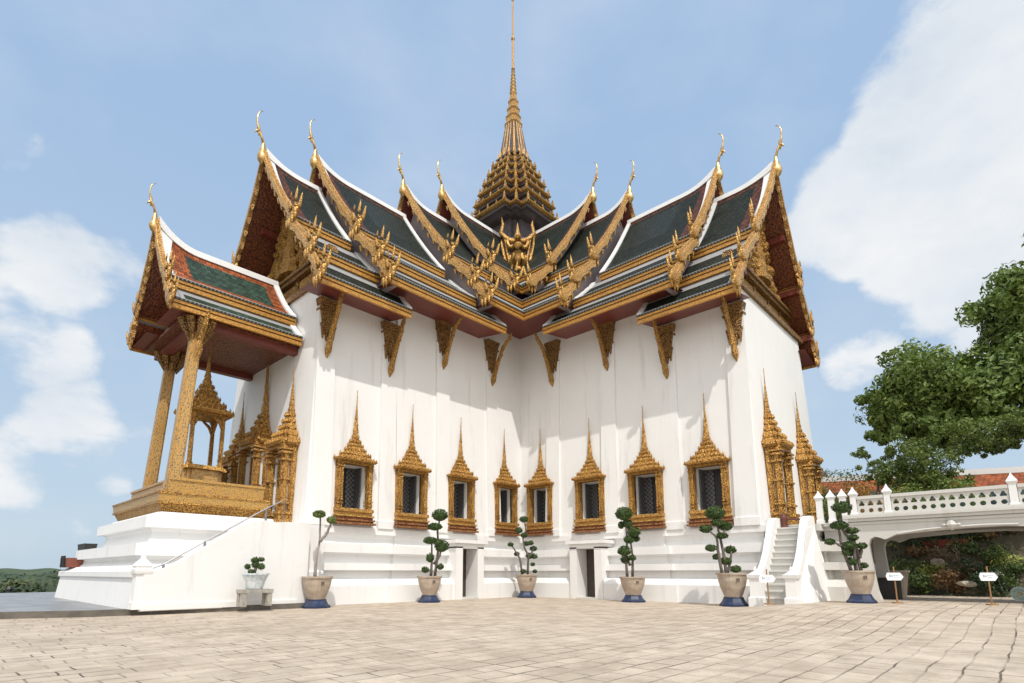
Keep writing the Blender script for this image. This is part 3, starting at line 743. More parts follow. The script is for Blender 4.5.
# gilded pediments of the two seen gables
def pediment(rz):
    ug = 14.42
    bk = M(); zb = ZT+.02
    bk.prism([(-4.35,zb+.0),(4.35,zb+.0),(4.05,12.5),(2.6,13.9),(2.45,14.5),(1.2,16.1),(0,18.0),(-1.2,16.1),(-2.45,14.5),(-2.6,13.9),(-4.05,12.5)], 'x', ug-.2, ug-.06)
    p = bk.build('pediment', MOSAIC_B, HALL, rz=rz)
    bm_ = M()
    for z0, z1, s_, d in ((ZT-.05,ZT+.16,4.0,.16),(ZT+.16,ZT+.27,3.95,.1),(13.05,13.22,3.75,.2),(13.22,13.36,3.7,.28),(13.36,13.5,3.6,.18)): bm_.box(ug-.15,-s_,z0,ug+d+(.34 if z1 < 12.4 else 0),s_,z1)
    for s_ in (-3.7,-2.4,-.85,.85,2.4,3.7): bm_.box(ug-.15,s_-.13,ZT+.25,ug+.07,s_+.13,13.06)
    bm_.build('beam', GOLD_D, p)
    for a, b in ((-3.5,-2.6),(-2.2,-1.05),(-.65,.65),(1.05,2.2),(2.6,3.5)):
        q = M(); q.box(ug-.1,a,ZT+.38,ug+.04,b,12.95); q.build('frieze_panel', GOLD_F, p)
    for sg_ in (1,-1):
        for s_, z_ in ((2.75,13.95),(4.2,12.12),(1.35,16.0)):
            q = M(); q.box(ug-.1,sg_*s_-.14,z_-.16,15.25,sg_*s_+.14,z_+.1); q.build('purlin', REDWOOD, p)
    f = M(); rnd = random.Random(3)    # scrollwork rising to the peak, with a seated figure in the middle
    for i in range(150):
        z = 13.55+rnd.random()**1.5*4.1; hw_ = 2.4*(1-(z-13.4)/4.9)**1.0; s_ = rnd.uniform(-hw_, hw_); r_ = rnd.uniform(.10,.26)
        f.lathe([(r_*.3,-r_),(r_,-.3*r_),(r_*.8,.4*r_),(0,1.2*r_)], 6, (ug+.03, s_, z), 0, rnd.random()*3, .9, .9)
    f.lathe([(.75,0),(.8,.2),(.5,.4),(.55,.7),(.4,1.0),(.5,1.2),(.3,1.5),(.22,1.65),(.26,1.85),(.18,2.1),(.08,2.5),(0,3.0)], 8, (ug+.1,0,13.55), 0, 0, .45, 1)
    f.build('scrollwork', GOLD, p)
pediment(0); pediment(PI/2)
# ------------------------------------------------------------------ spire
sp = M(); SPC = (0,0,0)
sp.stack([(1.75,15.5),(1.75,17.5),(1.45,18.2),(1.35,22.7),(1.5,22.8)], RD, SPC, 0)
spire = sp.build('spire', m_plain('dark_violet_lacquer', (.105,.085,.09), .5, 0, .3, 4., .2), HALL)
tiers = [(22.95,2.46,.80),(23.95,2.22,.70),(24.8,1.99,.62),(25.58,1.75,.60),(26.32,1.50,.60),(27.0,1.24,.55)]
for i, (z, r, h) in enumerate(tiers):
    m = M(); rn = tiers[i+1][1]*.84 if i+1 < len(tiers) else .86
    zn = tiers[i+1][0] if i+1 < len(tiers) else 27.65
    m.stack([(r*.72,z-.42),(r*.80,z-.34),(r*.84,z-.30)], RDZ, SPC, 2)
    m.stack([(r*.93,z-.30),(r*.95,z-.16)], RDZ, SPC, 2)
    m.stack([(r*1.0,z-.15),(r*1.05,z-.10),(r*1.06,z-.04)], RDZ, SPC, 1)
    m.stack([(r*1.02,z-.03),(r*.99,z+.05),((r+rn)*.52,z+.26)], RDZ, SPC, 0)
    m.stack([((r+rn)*.515,z+.24),((r+rn)*.51,z+.31)], RDZ, SPC, 1)
    m.stack([((r+rn)*.50,z+.32),(rn*1.0,z+.46)], RDZ, SPC, 0)
    m.stack([(rn*.98,z+.46),(rn*.93,zn-.3)], RDZ, SPC, 2)
    a = M()
    for k in range(4):
        cs_, sn = math.cos(k*PI/2), math.sin(k*PI/2)
        pts = [(r*.97,0,.42),(r*.97,r*.3,.30),(r*.97,-r*.3,.30),(r*.98,r*.57,.62),(r*.78,r*.78,.8),(r*.57,r*.98,.62)]
        for x, y, q in pts:
            X, Y = x*cs_-y*sn, x*sn+y*cs_
            hh = (zn-z)*.44*q+.06
            a.lathe([(.08,0),(.13*(.6+q*.5),.12*hh/.5),(.09,.3*hh/.5),(.12*q,.45*hh/.5),(.045,.75*hh/.5),(0,hh/.5*.95)], 6, (X, Y, z+.02))
    m.add(a.v, a.f, 3)
    m.build('spire_tier', [m_plain('grey_tile_slope', (.055,.045,.04), .6, 0, .3, 5.) if i == 0 else bpy.data.materials['grey_tile_slope'], GOLD_S, bpy.data.materials['dark_violet_lacquer'], GOLD], spire)
b = M()
b.stack([(1.0,27.5),(1.02,27.6),(.84,27.75),(.74,28.3),(.55,29.6),(.40,30.7)], RD, SPC, 0)
b.build('spire_bell', [bpy.data.materials['dark_violet_lacquer']], spire)
b = M()
for k in range(4):
    cs_, sn = math.cos(k*PI/2), math.sin(k*PI/2)
    for x0, y0 in ((.60,.60),(.76,0),(.72,.32),(.72,-.32)):
        x1, y1 = x0*.56, y0*.56
        P0 = (x0*cs_-y0*sn, x0*sn+y0*cs_, 27.75); P1 = (x1*cs_-y1*sn, x1*sn+y1*cs_, 30.5)
        b.tube([P0, tuple((Vector(P0)*.8+Vector(P1)*.2)), P1], [.11,.10,.05], 6)
        b.lathe([(.12,0),(.14,.1),(.05,.45),(0,.75)], 6, (P0[0]*1.18, P0[1]*1.18, 27.6))
b.build('spire_rib', GOLD_P, spire)
b = M()
b.stack([(.44,30.3),(.52,30.42),(.43,30.55),(.39,30.9),(.45,31.0),(.35,31.15),(.32,31.5),(.38,31.6),(.29,31.75),(.26,32.1),(.31,32.2),(.23,32.35),(.17,32.9)], RD, SPC, 0)
pr = [(.22,32.8)]
for k in range(7):
    z = 32.85+k*.28; r = .22-.018*k; pr += [(r,z),(r+.03,z+.06),(r-.05,z+.14),(r-.05,z+.2)]
pr += [(.13,34.8),(.085,34.95),(.075,37.1),(.13,37.2),(.13,37.3),(.065,37.42),(.05,40.3),(.09,40.4),(.04,40.5),(.01,42.6)]
b.lathe(pr, 10, SPC, 0); b.build('spire_needle', GOLD_P, spire, smooth=False)
# winged guardian in its frame on the courtyard corner of the spire
g = M(); dirv = Vector((1,1,0)).normalized(); tv = Vector((-1,1,0)).normalized()
def GP(a, d, z): p = dirv*(3.75+d)+tv*a*.9; return (p.x, p.y, 17.7+(z-18.2)*.64)
for s_ in (1,-1):
    g.tube([GP(s_*.62,-.1,18.3),GP(s_*.80,0,19.4),GP(s_*.98,0,20.9),GP(s_*1.06,0,21.9),GP(s_*.92,.05,22.7),GP(s_*1.0,.05,23.4)], [.11,.10,.09,.11,.08,.02], 6)
    g.tube([GP(s_*.52,.05,18.3),GP(s_*.62,.1,19.6),GP(s_*.76,.1,20.9),GP(s_*.88,.1,21.7)], [.07,.07,.07,.06], 6)
    g.tube([GP(s_*1.0,.05,21.8),GP(s_*.75,.1,21.3),GP(s_*.42,.12,21.0),GP(0,.12,21.0)], [.10,.14,.15,.13], 6)
    g.tube([GP(s_*.2,.1,18.2),GP(s_*.40,.3,18.9),GP(s_*.24,.2,19.6)], [.13,.16,.19], 8)
    g.tube([GP(s_*.3,.15,20.4),GP(s_*.56,.22,20.3),GP(s_*.66,.22,20.8),GP(s_*.58,.2,21.2)], [.16,.13,.11,.07], 6)
    g.tube([GP(s_*.25,.05,19.6),GP(s_*.48,.05,19.5),GP(s_*.56,.05,18.8)], [.16,.17,.05], 6)
g.tube([GP(0,.1,18.6),GP(0,.18,19.3),GP(0,.2,19.9),GP(0,.24,20.4),GP(0,.18,20.75),GP(0,.2,21.0),GP(0,.2,21.35),GP(0,.15,21.7),GP(0,.12,22.8)], [.15,.24,.26,.32,.15,.2,.22,.13,.01], 9)
g.box(0,0,0,.01,.01,.01)
fb = [GP(-.9,-.1,18.15),GP(.9,-.1,18.15),GP(.9,.25,18.15),GP(-.9,.25,18.15)]
g.loft([fb, [(x,y,z+.22) for x,y,z in fb]])
g.v = [v if abs(v[2]) > 1 else GP(0,.1,19.5) for v in g.v]
g.build('guardian_figure', GOLD_S, spire, smooth=True)
g = M(); a_ = [GP(-.62,-.25,18.3),GP(.62,-.25,18.3),GP(1.0,-.25,21.6),GP(-1.0,-.25,21.6)]; b_ = [GP(-.62,-.1,18.3),GP(.62,-.1,18.3),GP(1.0,-.1,21.6),GP(-1.0,-.1,21.6)]
g.loft([a_, b_]); g.build('niche', bpy.data.materials['dark_violet_lacquer'], spire)
# ------------------------------------------------------------------ the porch on the end of the left wing
wh = M()
def tier_box(m, x1, hy, z0, z1, lip, x0=14.9):
    rings = []
    for o, z in ((lip*1.4,z0),(lip*1.3,z0+.02),):
        pass
    prof = [(z0,-.06),(z0+.12,-.14),(z1-.45,-.26),(z1-.335,-.2),(z1-.33,.0),(z1,-.01)]
    rings = [[(x0,-(hy+o),z),(x1+o,-(hy+o),z),(x1+o,hy+o,z),(x0,hy+o,z)] for z, o in prof]
    m.loft(rings)
wh.loft([[(14.9,-(5.25+o),z),(20.2+o,-(5.25+o),z),(20.2+o,5.0+o,z),(14.9,5.0+o,z)] for z, o in ((.1,.06),(.9,-.03),(.95,.03),(1.1,.03),(1.26,-.25))])
tier_box(wh, 19.98, 4.0, 1.2, 1.87, .1); tier_box(wh, 19.58, 3.1, 1.8, 2.72, .1); 
wh.box(14.9,-2.7,2.6,19.1,2.7,2.9)
wh.loft([[(14.9,-2.85,2.70),(19.3,-2.85,2.70),(19.3,2.85,2.70),(14.9,2.85,2.70)],[(14.9,-2.75,2.88),(19.2,-2.75,2.88),(19.2,2.75,2.88),(14.9,2.75,2.88)]])
wh.build('porch_base', PLASTER, HALL)
gb = M()
for z0, z1, o0, o1, mi in ((2.86,3.16,-.20,-.06,0),(3.16,3.22,.0,.0,0),(3.22,3.46,-.02,.0,1),(3.46,3.52,.03,.03,0)):
    gb.loft([[(15.85,-(2.78+o0),z0),(19.24+o0,-(2.78+o0),z0),(19.24+o0,2.78+o0,z0),(15.85,2.78+o0,z0)],[(15.85,-(2.78+o1),z1),(19.24+o1,-(2.78+o1),z1),(19.24+o1,2.78+o1,z1),(15.85,2.78+o1,z1)]], mi=mi)
gbo = gb.build('porch_floor', [GOLD, MOSAIC_B], HALL)
pp = M()
pp.box(15.9,2.3,3.5,18.9,2.42,3.95); pp.box(15.88,2.26,3.95,18.9,2.46,4.03); pp.box(18.66,-2.4,3.5,18.78,2.4,3.95); pp.box(18.62,-2.4,3.95,18.82,2.4,4.03)
pp.build('parapet', MOSAIC_B, gbo)
def column(x0, y0, x1, y1, z1, r=.205):
    m = M(); k0 = 3.5
    rings = []
    for t_, q in ((0,1.3),(.03,1.3),(.035,1.12),(.06,1.12),(.065,1.0),(.9,.86),(.905,1.0),(.93,1.05),(.935,.9),(1.,1.25)):
        c = Vector((x0,y0,k0))*(1-t_)+Vector((x1,y1,z1))*t_
        rings.append([(c.x+r*q*a, c.y+r*q*b_, c.z) for a, b_ in RD])
    m.loft(rings)
    c = m.build('column', MOSAIC, HALL)
    k = M()
    for d in range(8):
        a = d*PI/4; k.tube([(x1+.2*math.cos(a),y1+.2*math.sin(a),z1-.75),(x1+.36*math.cos(a),y1+.36*math.sin(a),z1-.3),(x1+.5*math.cos(a),y1+.5*math.sin(a),z1+.02)], [.03,.14,.16], 5)
    k.build('capital', GOLD_D, c)
    s_ = M(); sy = 1 if y1 > 0 else -1
    s_.tube([(x1,y1+sy*.3,z1-1.5),(x1,y1+sy*.42,z1-1.1),(x1,y1+sy*.42,z1-.8),(x1,y1+sy*.75,z1-.3),(x1,y1+sy*.95,z1+.1)], [.03,.1,.08,.09,.05], 6)
    s_.build('strut', GOLD, c)
column(18.72,2.05,18.40,2.02,9.5); column(18.40,-1.85,18.1,-1.78,9.5)
PT = [T_PGREEN, T_ORANGE]
make_tier(13.0, (1.95,10.86), (2.58,9.86), None, 19.45, (14.95,14.95), 13.65, PT, border=.64, sag=.16, und=BROWNWOOD, gable_in=1.1, simple=True, finial_s=.75, full=True, horn=.6, swoop_len=1.5, lean=.035, walls=False)
cl = M(); cl.box(14.9,-2.3,9.52,18.9,2.3,9.6,0)
cl.box(18.2,-2.4,9.3,18.55,2.4,9.7,1); cl.box(14.9,1.9,9.3,18.4,2.2,9.7,1); cl.box(14.9,-2.2,9.3,18.4,-1.9,9.7,1)
cl.build('porch_ceiling', [BROWNWOOD, REDWOOD], HALL)
gp = M(); gp.prism([(-2.0,9.4),(2.0,9.4),(1.7,10.8),(0,12.9),(-1.7,10.8)], 'x', 18.3, 18.45); gp.build('porch_gable', GOLD_D, HALL)
# gilded throne pavilion standing in the porch
pv = empty('throne_pavilion', (17.3,0,3.5), 'small gilded open pavilion with spired roof standing inside the left porch', 'pavilion')
pv.scale = (.78,.78,1.)
m = M()
for r, a, b_, mi in ((1.05,.0,.2,0),(.95,.2,.5,1),(1.08,.5,.62,0),(.92,.62,.8,0),(.85,.8,1.2,1),(1.0,1.2,1.34,0)): m.stack([(r,a),(r*.97,b_)], RD, (0,0,0), mi)
m.build('base', [GOLD_S, MOSAIC], pv)
for sx in (1,-1):
    for sy in (1,-1):
        c = M(); c.stack([(.13,1.3),(.13,1.42),(.09,1.45),(.08,3.1),(.14,3.2),(.16,3.3)], RD, (sx*.66,sy*.66,0)); c.build('column', GOLD, pv)
m = M(); m.box(-.8,-.8,3.25,.8,.8,3.34); crown(m, 3.36, 1.12, 1.12, 1.3, 0, 3.1, 5); m.build('roof', GOLD_F, pv)
m = M()
for k in range(4):
    for q in (-.45,.45):
        x, y = .68, q; c_, s_ = math.cos(k*PI/2), math.sin(k*PI/2)
        m.tube([(x*c_-y*s_*1.4, x*s_+y*c_*1.4, 2.7),(x*c_-y*s_*1.1, x*s_+y*c_*1.1, 3.05),(x*c_-y*s_*.4, x*s_+y*c_*.4, 3.25)], [.03,.08,.05], 5)
m.build('arch_trim', GOLD, pv)
# ---- porch staircase with its curved white side wall
st = empty('porch_staircase', (18.2,5.2,0), 'white staircase with a sweeping solid side wall rising to the left porch', 'staircase')
ST = lambda m: mapm(m, Matrix.Translation((-18.2,-5.2,0)))
m = M(); top = [(20.05,1.02),(19.7,1.12),(19.2,1.38),(18.7,1.72),(18.2,2.07),(17.75,2.36),(17.35,2.54),(17.0,2.6),(16.7,2.56),(16.3,2.6)]
poly = [(15.6,.1),(20.05,.1)]+top+[(15.6,2.6)]
m.prism(poly, 'y', 4.95, 5.32); m.prism([(20.05,.12),(20.05,.28),(15.9,.26),(15.9,.12)], 'y', 5.30, 5.36)
ST(m).build('side_wall', PLASTER, st)
m = M()
for k in range(12): m.box(16.6,3.4,.1,20.0-k*.28,4.95,.1+(k+1)*.208)
m.box(14.9,3.0,.1,16.7,4.95,2.6); ST(m).build('steps', PLASTER, st)
m = M(); m.stack([(.19,.15),(.19,.32),(.165,.34),(.15,1.02),(.19,1.04),(.2,1.1),(.2,1.16),(.17,1.18),(.19,1.24),(.12,1.34),(.05,1.42),(.05,1.46),(0.01,1.58)], SQ, (20.05,5.14,0)); ST(m).build('newel_post', PLASTER, st)
m = M(); rl = [(19.9,1.14),(19.57,1.28),(18.6,1.92),(17.6,2.56),(16.9,3.0),(16.45,3.26),(16.4,3.2),(16.4,2.6)]
m.tube([(x,5.14,z) for x, z in rl], .022, 6)
for x, z0, z1 in ((19.57,1.05,1.28),(18.6,1.7,1.92),(16.95,2.5,2.97)): m.tube([(x,5.14,z0),(x,5.14,z1)], .035, 6)
ST(m).build('handrail', m_plain('grey_steel', (.22,.22,.23), .4, .6), st)
# ------------------------------------------------------------------ right staircase, landing and elevated walkway
st2 = empty('courtyard_staircase', (4.8,15.85,.1), 'steep narrow white staircase with flared side walls at the right wing', 'staircase')
S2 = lambda m: mapm(m, Matrix.Translation((-4.8,-15.85,-.1)))
m = M()
for k in range(12): m.box(3.2,15.3,-.05,5.55-k*.165,16.3,.1+(k+1)*.207-.05); m.box(3.2,15.3,.1+(k+1)*.207-.05,5.60-k*.165,16.3,.1+(k+1)*.207)
S2(m).build('steps', PLASTER_W, st2)
for y0, y1 in ((15.24,15.44),(16.26,16.50)):
    m = M(); tp = [(5.75,.98),(5.45,1.12),(5.1,1.38),(4.75,1.75),(4.45,2.2),(4.2,2.6),(3.95,2.85),(3.7,2.93),(3.3,2.93)]
    m.prism([(3.3,0.),(5.75,0.)]+tp, 'y', y0, y1)
    fl = 1 if y0 > 16 else -1
    if fl == 1: m.loft([[(3.4,y1,0),(5.7,y1,0),(5.7,y1,.95),(4.9,y1,1.6),(4.3,y1,2.5),(3.4,y1,2.6)],[(3.4,y1+.42,0),(5.5,y1+.30,0),(5.3,y1+.02,.95),(4.7,y1+.02,1.6),(4.2,y1+.01,2.5),(3.4,y1+.01,2.6)]])
    S2(m).build('side_wall', PLASTER, st2)
    m = M(); yc = (y0+y1)/2; m.stack([(.20,0.),(.20,.3),(.16,.34),(.145,.85),(.19,.9),(.21,1.0),(.15,1.02),(.09,1.07),(.03,1.12),(.04,1.16),(.01,1.26)], SQ, (5.85,yc,0)); S2(m).build('newel_post', PLASTER, st2)
br = empty('elevated_walkway', (1.6,20,0), 'white raised walkway with pierced balustrade and scalloped arch running right from the stairs', 'walkway')
BR = lambda m: mapm(m, Matrix.Translation((-1.6,-20,0)))
m = M()
ld = [(x,z) for z,x in PLP]
rings = [[(-1,14.8,z),(3.1+o,14.8,z),(3.1+o,16.55+o,z),(-1,16.55+o,z)] for z, o in PLP]
m.loft(rings)
rings = [[(-1,16.6,z),(2.7+o,16.6,z),(2.7+o,17.45+o*.4,z),(-1,17.45+o*.4,z)] for z, o in PLP]; m.loft(rings)
m.box(-1,15.1,2.6,3.0,17.5,2.72); BR(m).build('landing', PLASTER_W, br)
arch = [(18.12,-.3),(18.1,.2),(18.02,.5),(17.97,1.0),(17.93,1.45),(17.92,1.75),(17.98,1.93),(18.10,2.0),(18.24,1.96),(18.36,1.90),(18.5,1.96),(18.64,2.03),(19.3,2.09),(19.9,2.13),(20.4,2.16),(21.2,2.17),(21.6,2.14),(21.74,2.08),(21.86,2.0),(21.98,2.06),(22.12,2.1),(22.24,2.03),(22.3,1.85),(22.28,1.5),(22.2,.9),(22.1,.2),(22.08,-.3)]
arch = [(y, z+.2*smooth01((z-.9)/.9)) for y, z in arch]
m = M()
for x0, x1 in ((2.72,3.0),(.3,.58)):
    out = [(17.4,-.3),(17.4,2.84)]
    # spandrel plate: strips from the opening up to the deck
    A_ = arch; 
    for (ya,za),(yb,zb) in zip(A_[:-1],A_[1:]):
        if abs(yb-ya) < .001: continue
    left = [p for p in A_ if p[0] < 18.3][:8]; right = [p for p in A_ if p[0] > 21.9][-8:]
    m.prism([(17.4,-.3)]+A_[:8]+[(17.4,2.0)], 'y' if False else 'x', x0, x1)
    m.prism([(17.4,2.0)]+A_[7:19]+[(21.86,2.86),(17.4,2.86)], 'x', x0, x1)
    m.prism(A_[18:20]+[(21.98,2.86),(21.86,2.86)], 'x', x0, x1)
    m.prism(A_[19:22]+[(30,2.03),(30,2.86),(21.98,2.86)], 'x', x0, x1)
    m.prism(A_[21:]+[(30,-.3),(30,2.03)], 'x', x0, x1)
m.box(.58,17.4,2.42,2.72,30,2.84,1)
TUN = m_plain('shade_toned_underside', (.25,.235,.215), .85, 0, .25, 2.)  # darker grey-brown puts the shade under the walkway into the colour
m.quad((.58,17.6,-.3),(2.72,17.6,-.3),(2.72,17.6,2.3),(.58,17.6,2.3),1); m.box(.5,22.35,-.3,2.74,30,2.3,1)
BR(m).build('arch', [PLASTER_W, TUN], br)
m = M()
for z0, z1, d in ((2.60,2.68,.04),(2.70,2.80,.10),(2.80,2.88,.16),(2.88,2.93,.10)): m.box(2.9,17.3,z0,3.0+d,30,z1)
m.box(.1,17.3,2.84,3.0,30,2.90)
m.lathe([(.02,-.16),(.10,-.09),(.15,0),(.10,.1),(.02,.18)], 8, (3.02,20.05,2.46)); m.lathe([(.0,-.08),(.07,0),(.0,.08)], 6, (3.03,19.88,2.46)); m.lathe([(.0,-.08),(.07,0),(.0,.08)], 6, (3.03,20.22,2.46)); m.tube([(3.02,18.7,2.26),(3.02,19.4,2.36),(3.02,20.05,2.4),(3.02,20.8,2.42),(3.02,21.5,2.4)], .035, 6)
BR(m).build('cornice', PLASTER_W, br)
def pierced(y0, y1, z0, z1, x0, x1, m, kind):
    """one balustrade cell with a real opening"""
    yc, zc_ = (y0+y1)/2, (z0+z1)/2; wv, hv = (y1-y0), (z1-z0); n = 12
    outer = []; inner = []
    for k in range(n):
        a = 2*PI*k/n+PI/4
        c, s_ = math.cos(a), math.sin(a); q = max(abs(c), abs(s_))
        outer.append((yc+c/q*wv/2, zc_+s_/q*hv/2))
        if kind == 'leaf': rr = .30*(1+.28*math.cos(3*(a-PI/2)))
        else: rr = .27*(1+.35*math.cos(a-PI/2))
        inner.append((yc+c*rr*min(wv,hv)*1.08, zc_+s_*rr*min(wv,hv)*1.15-.02))
    vs = []
    for x in (x1, x0): vs += [(x,y,z) for y, z in outer]+[(x,y,z) for y, z in inner]
    fs = []
    for k in range(n):
        j = (k+1) % n
        fs += [(k,j,n+j,n+k), (2*n+j,2*n+k,3*n+k,3*n+j), (n+k,n+j,3*n+j,3*n+k)]
    m.add(vs, fs)
bal = None
def balustrade(y0, y1):
    m = M(); n = max(1, round((y1-y0)/.235)); d = (y1-y0)/n
    for k in range(n):
        pierced(y0+k*d, y0+(k+1)*d, 3.16, 3.42, 2.86, 2.98, m, 'leaf'); pierced(y0+k*d, y0+(k+1)*d, 2.93, 3.16, 2.86, 2.98, m, 'drop')
    m.box(2.82,y0,3.42,3.03,y1,3.52); m.box(2.83,y0,2.925,3.02,y1,2.95)
    BR(m).build('balustrade_panel', PLASTER_W, br)
def post(x, y, z0, ht):
    m = M(); m.stack([(.11,z0),(.11,z0+.12),(.09,z0+.14),(.085,ht-.02),(.10,ht),(.125,ht+.04),(.125,ht+.06),(.085,ht+.13),(.035,ht+.22),(.01,ht+.30)], SQ, (x,y,0)); BR(m).build('post', PLASTER, br)
ps = [17.62,18.55,21.5,24.5,27.5]
for a, b_ in zip(ps[:-1], ps[1:]): balustrade(a+.1, b_-.1)
for y in ps: post(2.93, y, 2.86, 3.56)
for (x, y) in ((3.0,16.62),(3.0,16.98),(3.0,17.32)): post(x, y, 2.68, 3.52)
# ------------------------------------------------------------------ plants
def leaf_cloud(m, c, r, n, size, rnd, shell=.55, mi=0, squash=0., tilt=.7, mix=0.):
    c = Vector(c)
    for _ in range(n):
        while True:
            d = Vector((rnd.uniform(-1,1), rnd.uniform(-1,1), rnd.uniform(-1,1)))
            if .05 < d.length <= 1: break
        d.normalize()
        if squash and d.z < 0: d.z *= squash
        q = shell+(1-shell)*rnd.random()**.6
        p = c+Vector((d.x*r[0]*q, d.y*r[1]*q, d.z*r[2]*q))
        nrm = (d+Vector((rnd.uniform(-1,1), rnd.uniform(-1,1), rnd.uniform(-1,1)))*tilt).normalized()
        a = nrm.cross(Vector((rnd.uniform(-1,1), rnd.uniform(-1,1), rnd.uniform(-1,1))))
        if a.length < .05: continue
        mj = 1 if mix and rnd.random() < mix else mi
        a.normalize(); b_ = nrm.cross(a); s_ = size*rnd.uniform(.6,1.25)
        m.add([p-a*s_, p-b_*s_*.42+nrm*s_*.08, p+a*s_, p+b_*s_*.42+nrm*s_*.08], [(0,1,2,3)], mj)
def core(m, c, r, mi=0, n=10):
    prof = [(math.sin(PI*k/8)*1., -math.cos(PI*k/8)) for k in range(9)]
    m.loft([[(c[0]+max(a,.02)*r[0]*math.cos(2*PI*i/n), c[1]+max(a,.02)*r[1]*math.sin(2*PI*i/n), c[2]+b_*r[2]) for i in range(n)] for a, b_ in prof], mi=mi)
TOPI = m_leaf('clipped_foliage', (.020,.042,.012), (.045,.078,.018), .55, 6.)
TOPI2 = m_leaf('light_clipped_foliage', (.06,.085,.02), (.10,.13,.03), .55, 6.)
BARK = m_plain('grey_bark', (.12,.10,.085), .85, 0, .35, 9., .5); BARK_L = m_plain('pale_bark', (.30,.27,.24), .85, 0, .25, 9., .4)
def m_pot():
    m = Mat('stoneware_pot', (.42,.34,.27), .55)
    n = m.noise(3, 6, .65); sep = m.new('ShaderNodeSeparateXYZ'); m.l.new(m.tc.outputs['Object'], sep.inputs[0])
    c = m.ramp(n, [(.3,(.33,.25,.19)),(.55,(.46,.38,.30)),(.75,(.55,.48,.40))])
    m.col(m.mix(m.ramp(m.noise(1.2,4,.6,m.mp((3,3,.4))), [(.55,(0,0,0)),(.75,(.4,)*3)]), c, (.24,.18,.14))); m.bump(m.noise(20,4), .2, .01); return m.m
POTM = m_pot()
def m_blue():
    m = Mat('blue_glazed_stand', (.02,.05,.14), .5)
    m.col(m.ramp(m.noise(5,5,.6), [(.3,(.008,.016,.045)),(.6,(.014,.03,.085)),(.8,(.06,.075,.1))])); return m.m
BLUE = m_blue(); SOIL = m_plain('dark_soil', (.05,.04,.03), .9); MARKM = m_plain('dark_brushed_mark', (.12,.09,.07), .6)
NPOT = 0
def topiary(px, py, P, ht_px, wpx, pads, trunks, label, bark, seed, mat=None):
    """P: base point; px,py: base pixel; pads/trunks in photo pixels around it"""
    rnd = random.Random(seed); Dd = (P-CAM).dot(fw); mpp = Dd/F_PX
    tilt_r = rt
    o = empty('potted_topiary', P, label, 'potted plant', 'clipped trees in stoneware pots')
    hw_ = wpx/2*mpp; H = ht_px*mpp
    m = M(); r = hw_
    m.lathe([(r*.55,H*.26),(r*.62,H*.34),(r*.80,H*.55),(r*.92,H*.75),(r*.965,H*.93),(r*1.04,H*.945),(r*1.05,H*1.0),(r*.93,H*1.0),(r*.88,H*.9),(r*.3,H*.88)], 28)
    m.build('pot', POTM, o, smooth=False)
    m = M(); m.lathe([(r*.95,0),(r*.95,H*.06),(r*.80,H*.12),(r*.66,H*.24),(r*.66,H*.275)], 8, rot=.3); m.build('stand', BLUE, o)
    m = M(); m.lathe([(r*.88,H*.86),(r*.1,H*.91)], 14); m.build('soil', SOIL, o)
    # brushed mark on the pot
    a0 = math.atan2((CAM-P).y, (CAM-P).x)+.38
    m = M()
    for da, dz, ww, hh in ((0,.82,.10,.018),(.10,.79,.02,.06),(-.07,.76,.02,.05),(-.02,.78,.07,.015)):
        a = a0+da; rr = r*.955
        m.box(-.001,-ww*r,-hh*H,.012,ww*r,hh*H); 
        T = Matrix.Translation((math.cos(a)*rr, math.sin(a)*rr, dz*H)) @ Matrix.Rotation(a, 4, 'Z') @ Matrix.Rotation(-.12, 4, 'Y')
        m.v[-8:] = [tuple(T @ Vector(v)) for v in m.v[-8:]]
    m.build('mark', MARKM, o)
    hd = Vector((fw.x, fw.y, 0)).normalized(); cosp = up.z
    def loc(X, Y, dep): 
        z = (py-Y)*mpp/1.0; return rt*((X-px)*mpp) + Vector((0,0,1))*z*1.01 + hd*dep
    tm = M()
    for tr_ in trunks:
        pts = []
        for k, (X, Y) in enumerate(tr_): pts.append(loc(X, Y, rnd.uniform(-.06,.06) if k else 0))
        n = len(pts); r0 = .055 if len(tr_) > 2 else .035
        # smooth the path
        path = []
        for k in range(n-1):
            for q in range(3): path.append(pts[k].lerp(pts[k+1], q/3)+Vector((rnd.uniform(-.012,.012),)*3))
        path.append(pts[-1])
        tm.tube(path, [r0*(1-.55*k/len(path)) for k in range(len(path))], 7)
    tm.build('trunk', bark, o, smooth=True)
    for X, Y, rx, ry in pads:
        c = loc(X, Y, rnd.uniform(-.16,.16)); rxm, rym = rx*mpp*1.08, ry*mpp*1.08
        m = M(); core(m, c-Vector((0,0,rym*.1)), (rxm*.8,rxm*.8,rym*.78)); leaf_cloud(m, c, (rxm,rxm,rym), int(420*max(.35, rxm*rxm/.06)), .046, rnd, .74, squash=.75, tilt=1.1)
        m.build('foliage_pad', mat or TOPI, o)
    return o
def cv(lst, ox, oy, k): return [(ox+a/k, oy+b_/k, *[q/k for q in rest]) for a, b_, *rest in lst]
def cl(lst, ox, oy, k): return [[(ox+a/k, oy+b_/k) for a, b_ in tr_] for tr_ in lst]
K = 5.12
topiary(313,606,Vector((15.42,5.62,0)),31,29.5, cv([(475,70,31,20),(540,100,23,20)],220,500,K), cl([[(463,395),(466,300),(475,200),(473,85)],[(478,208),(515,160),(536,110)]],220,500,K),
    'nearly bare potted tree with two small leaf tufts, left of the gilded windows', BARK_L, 1, TOPI2)
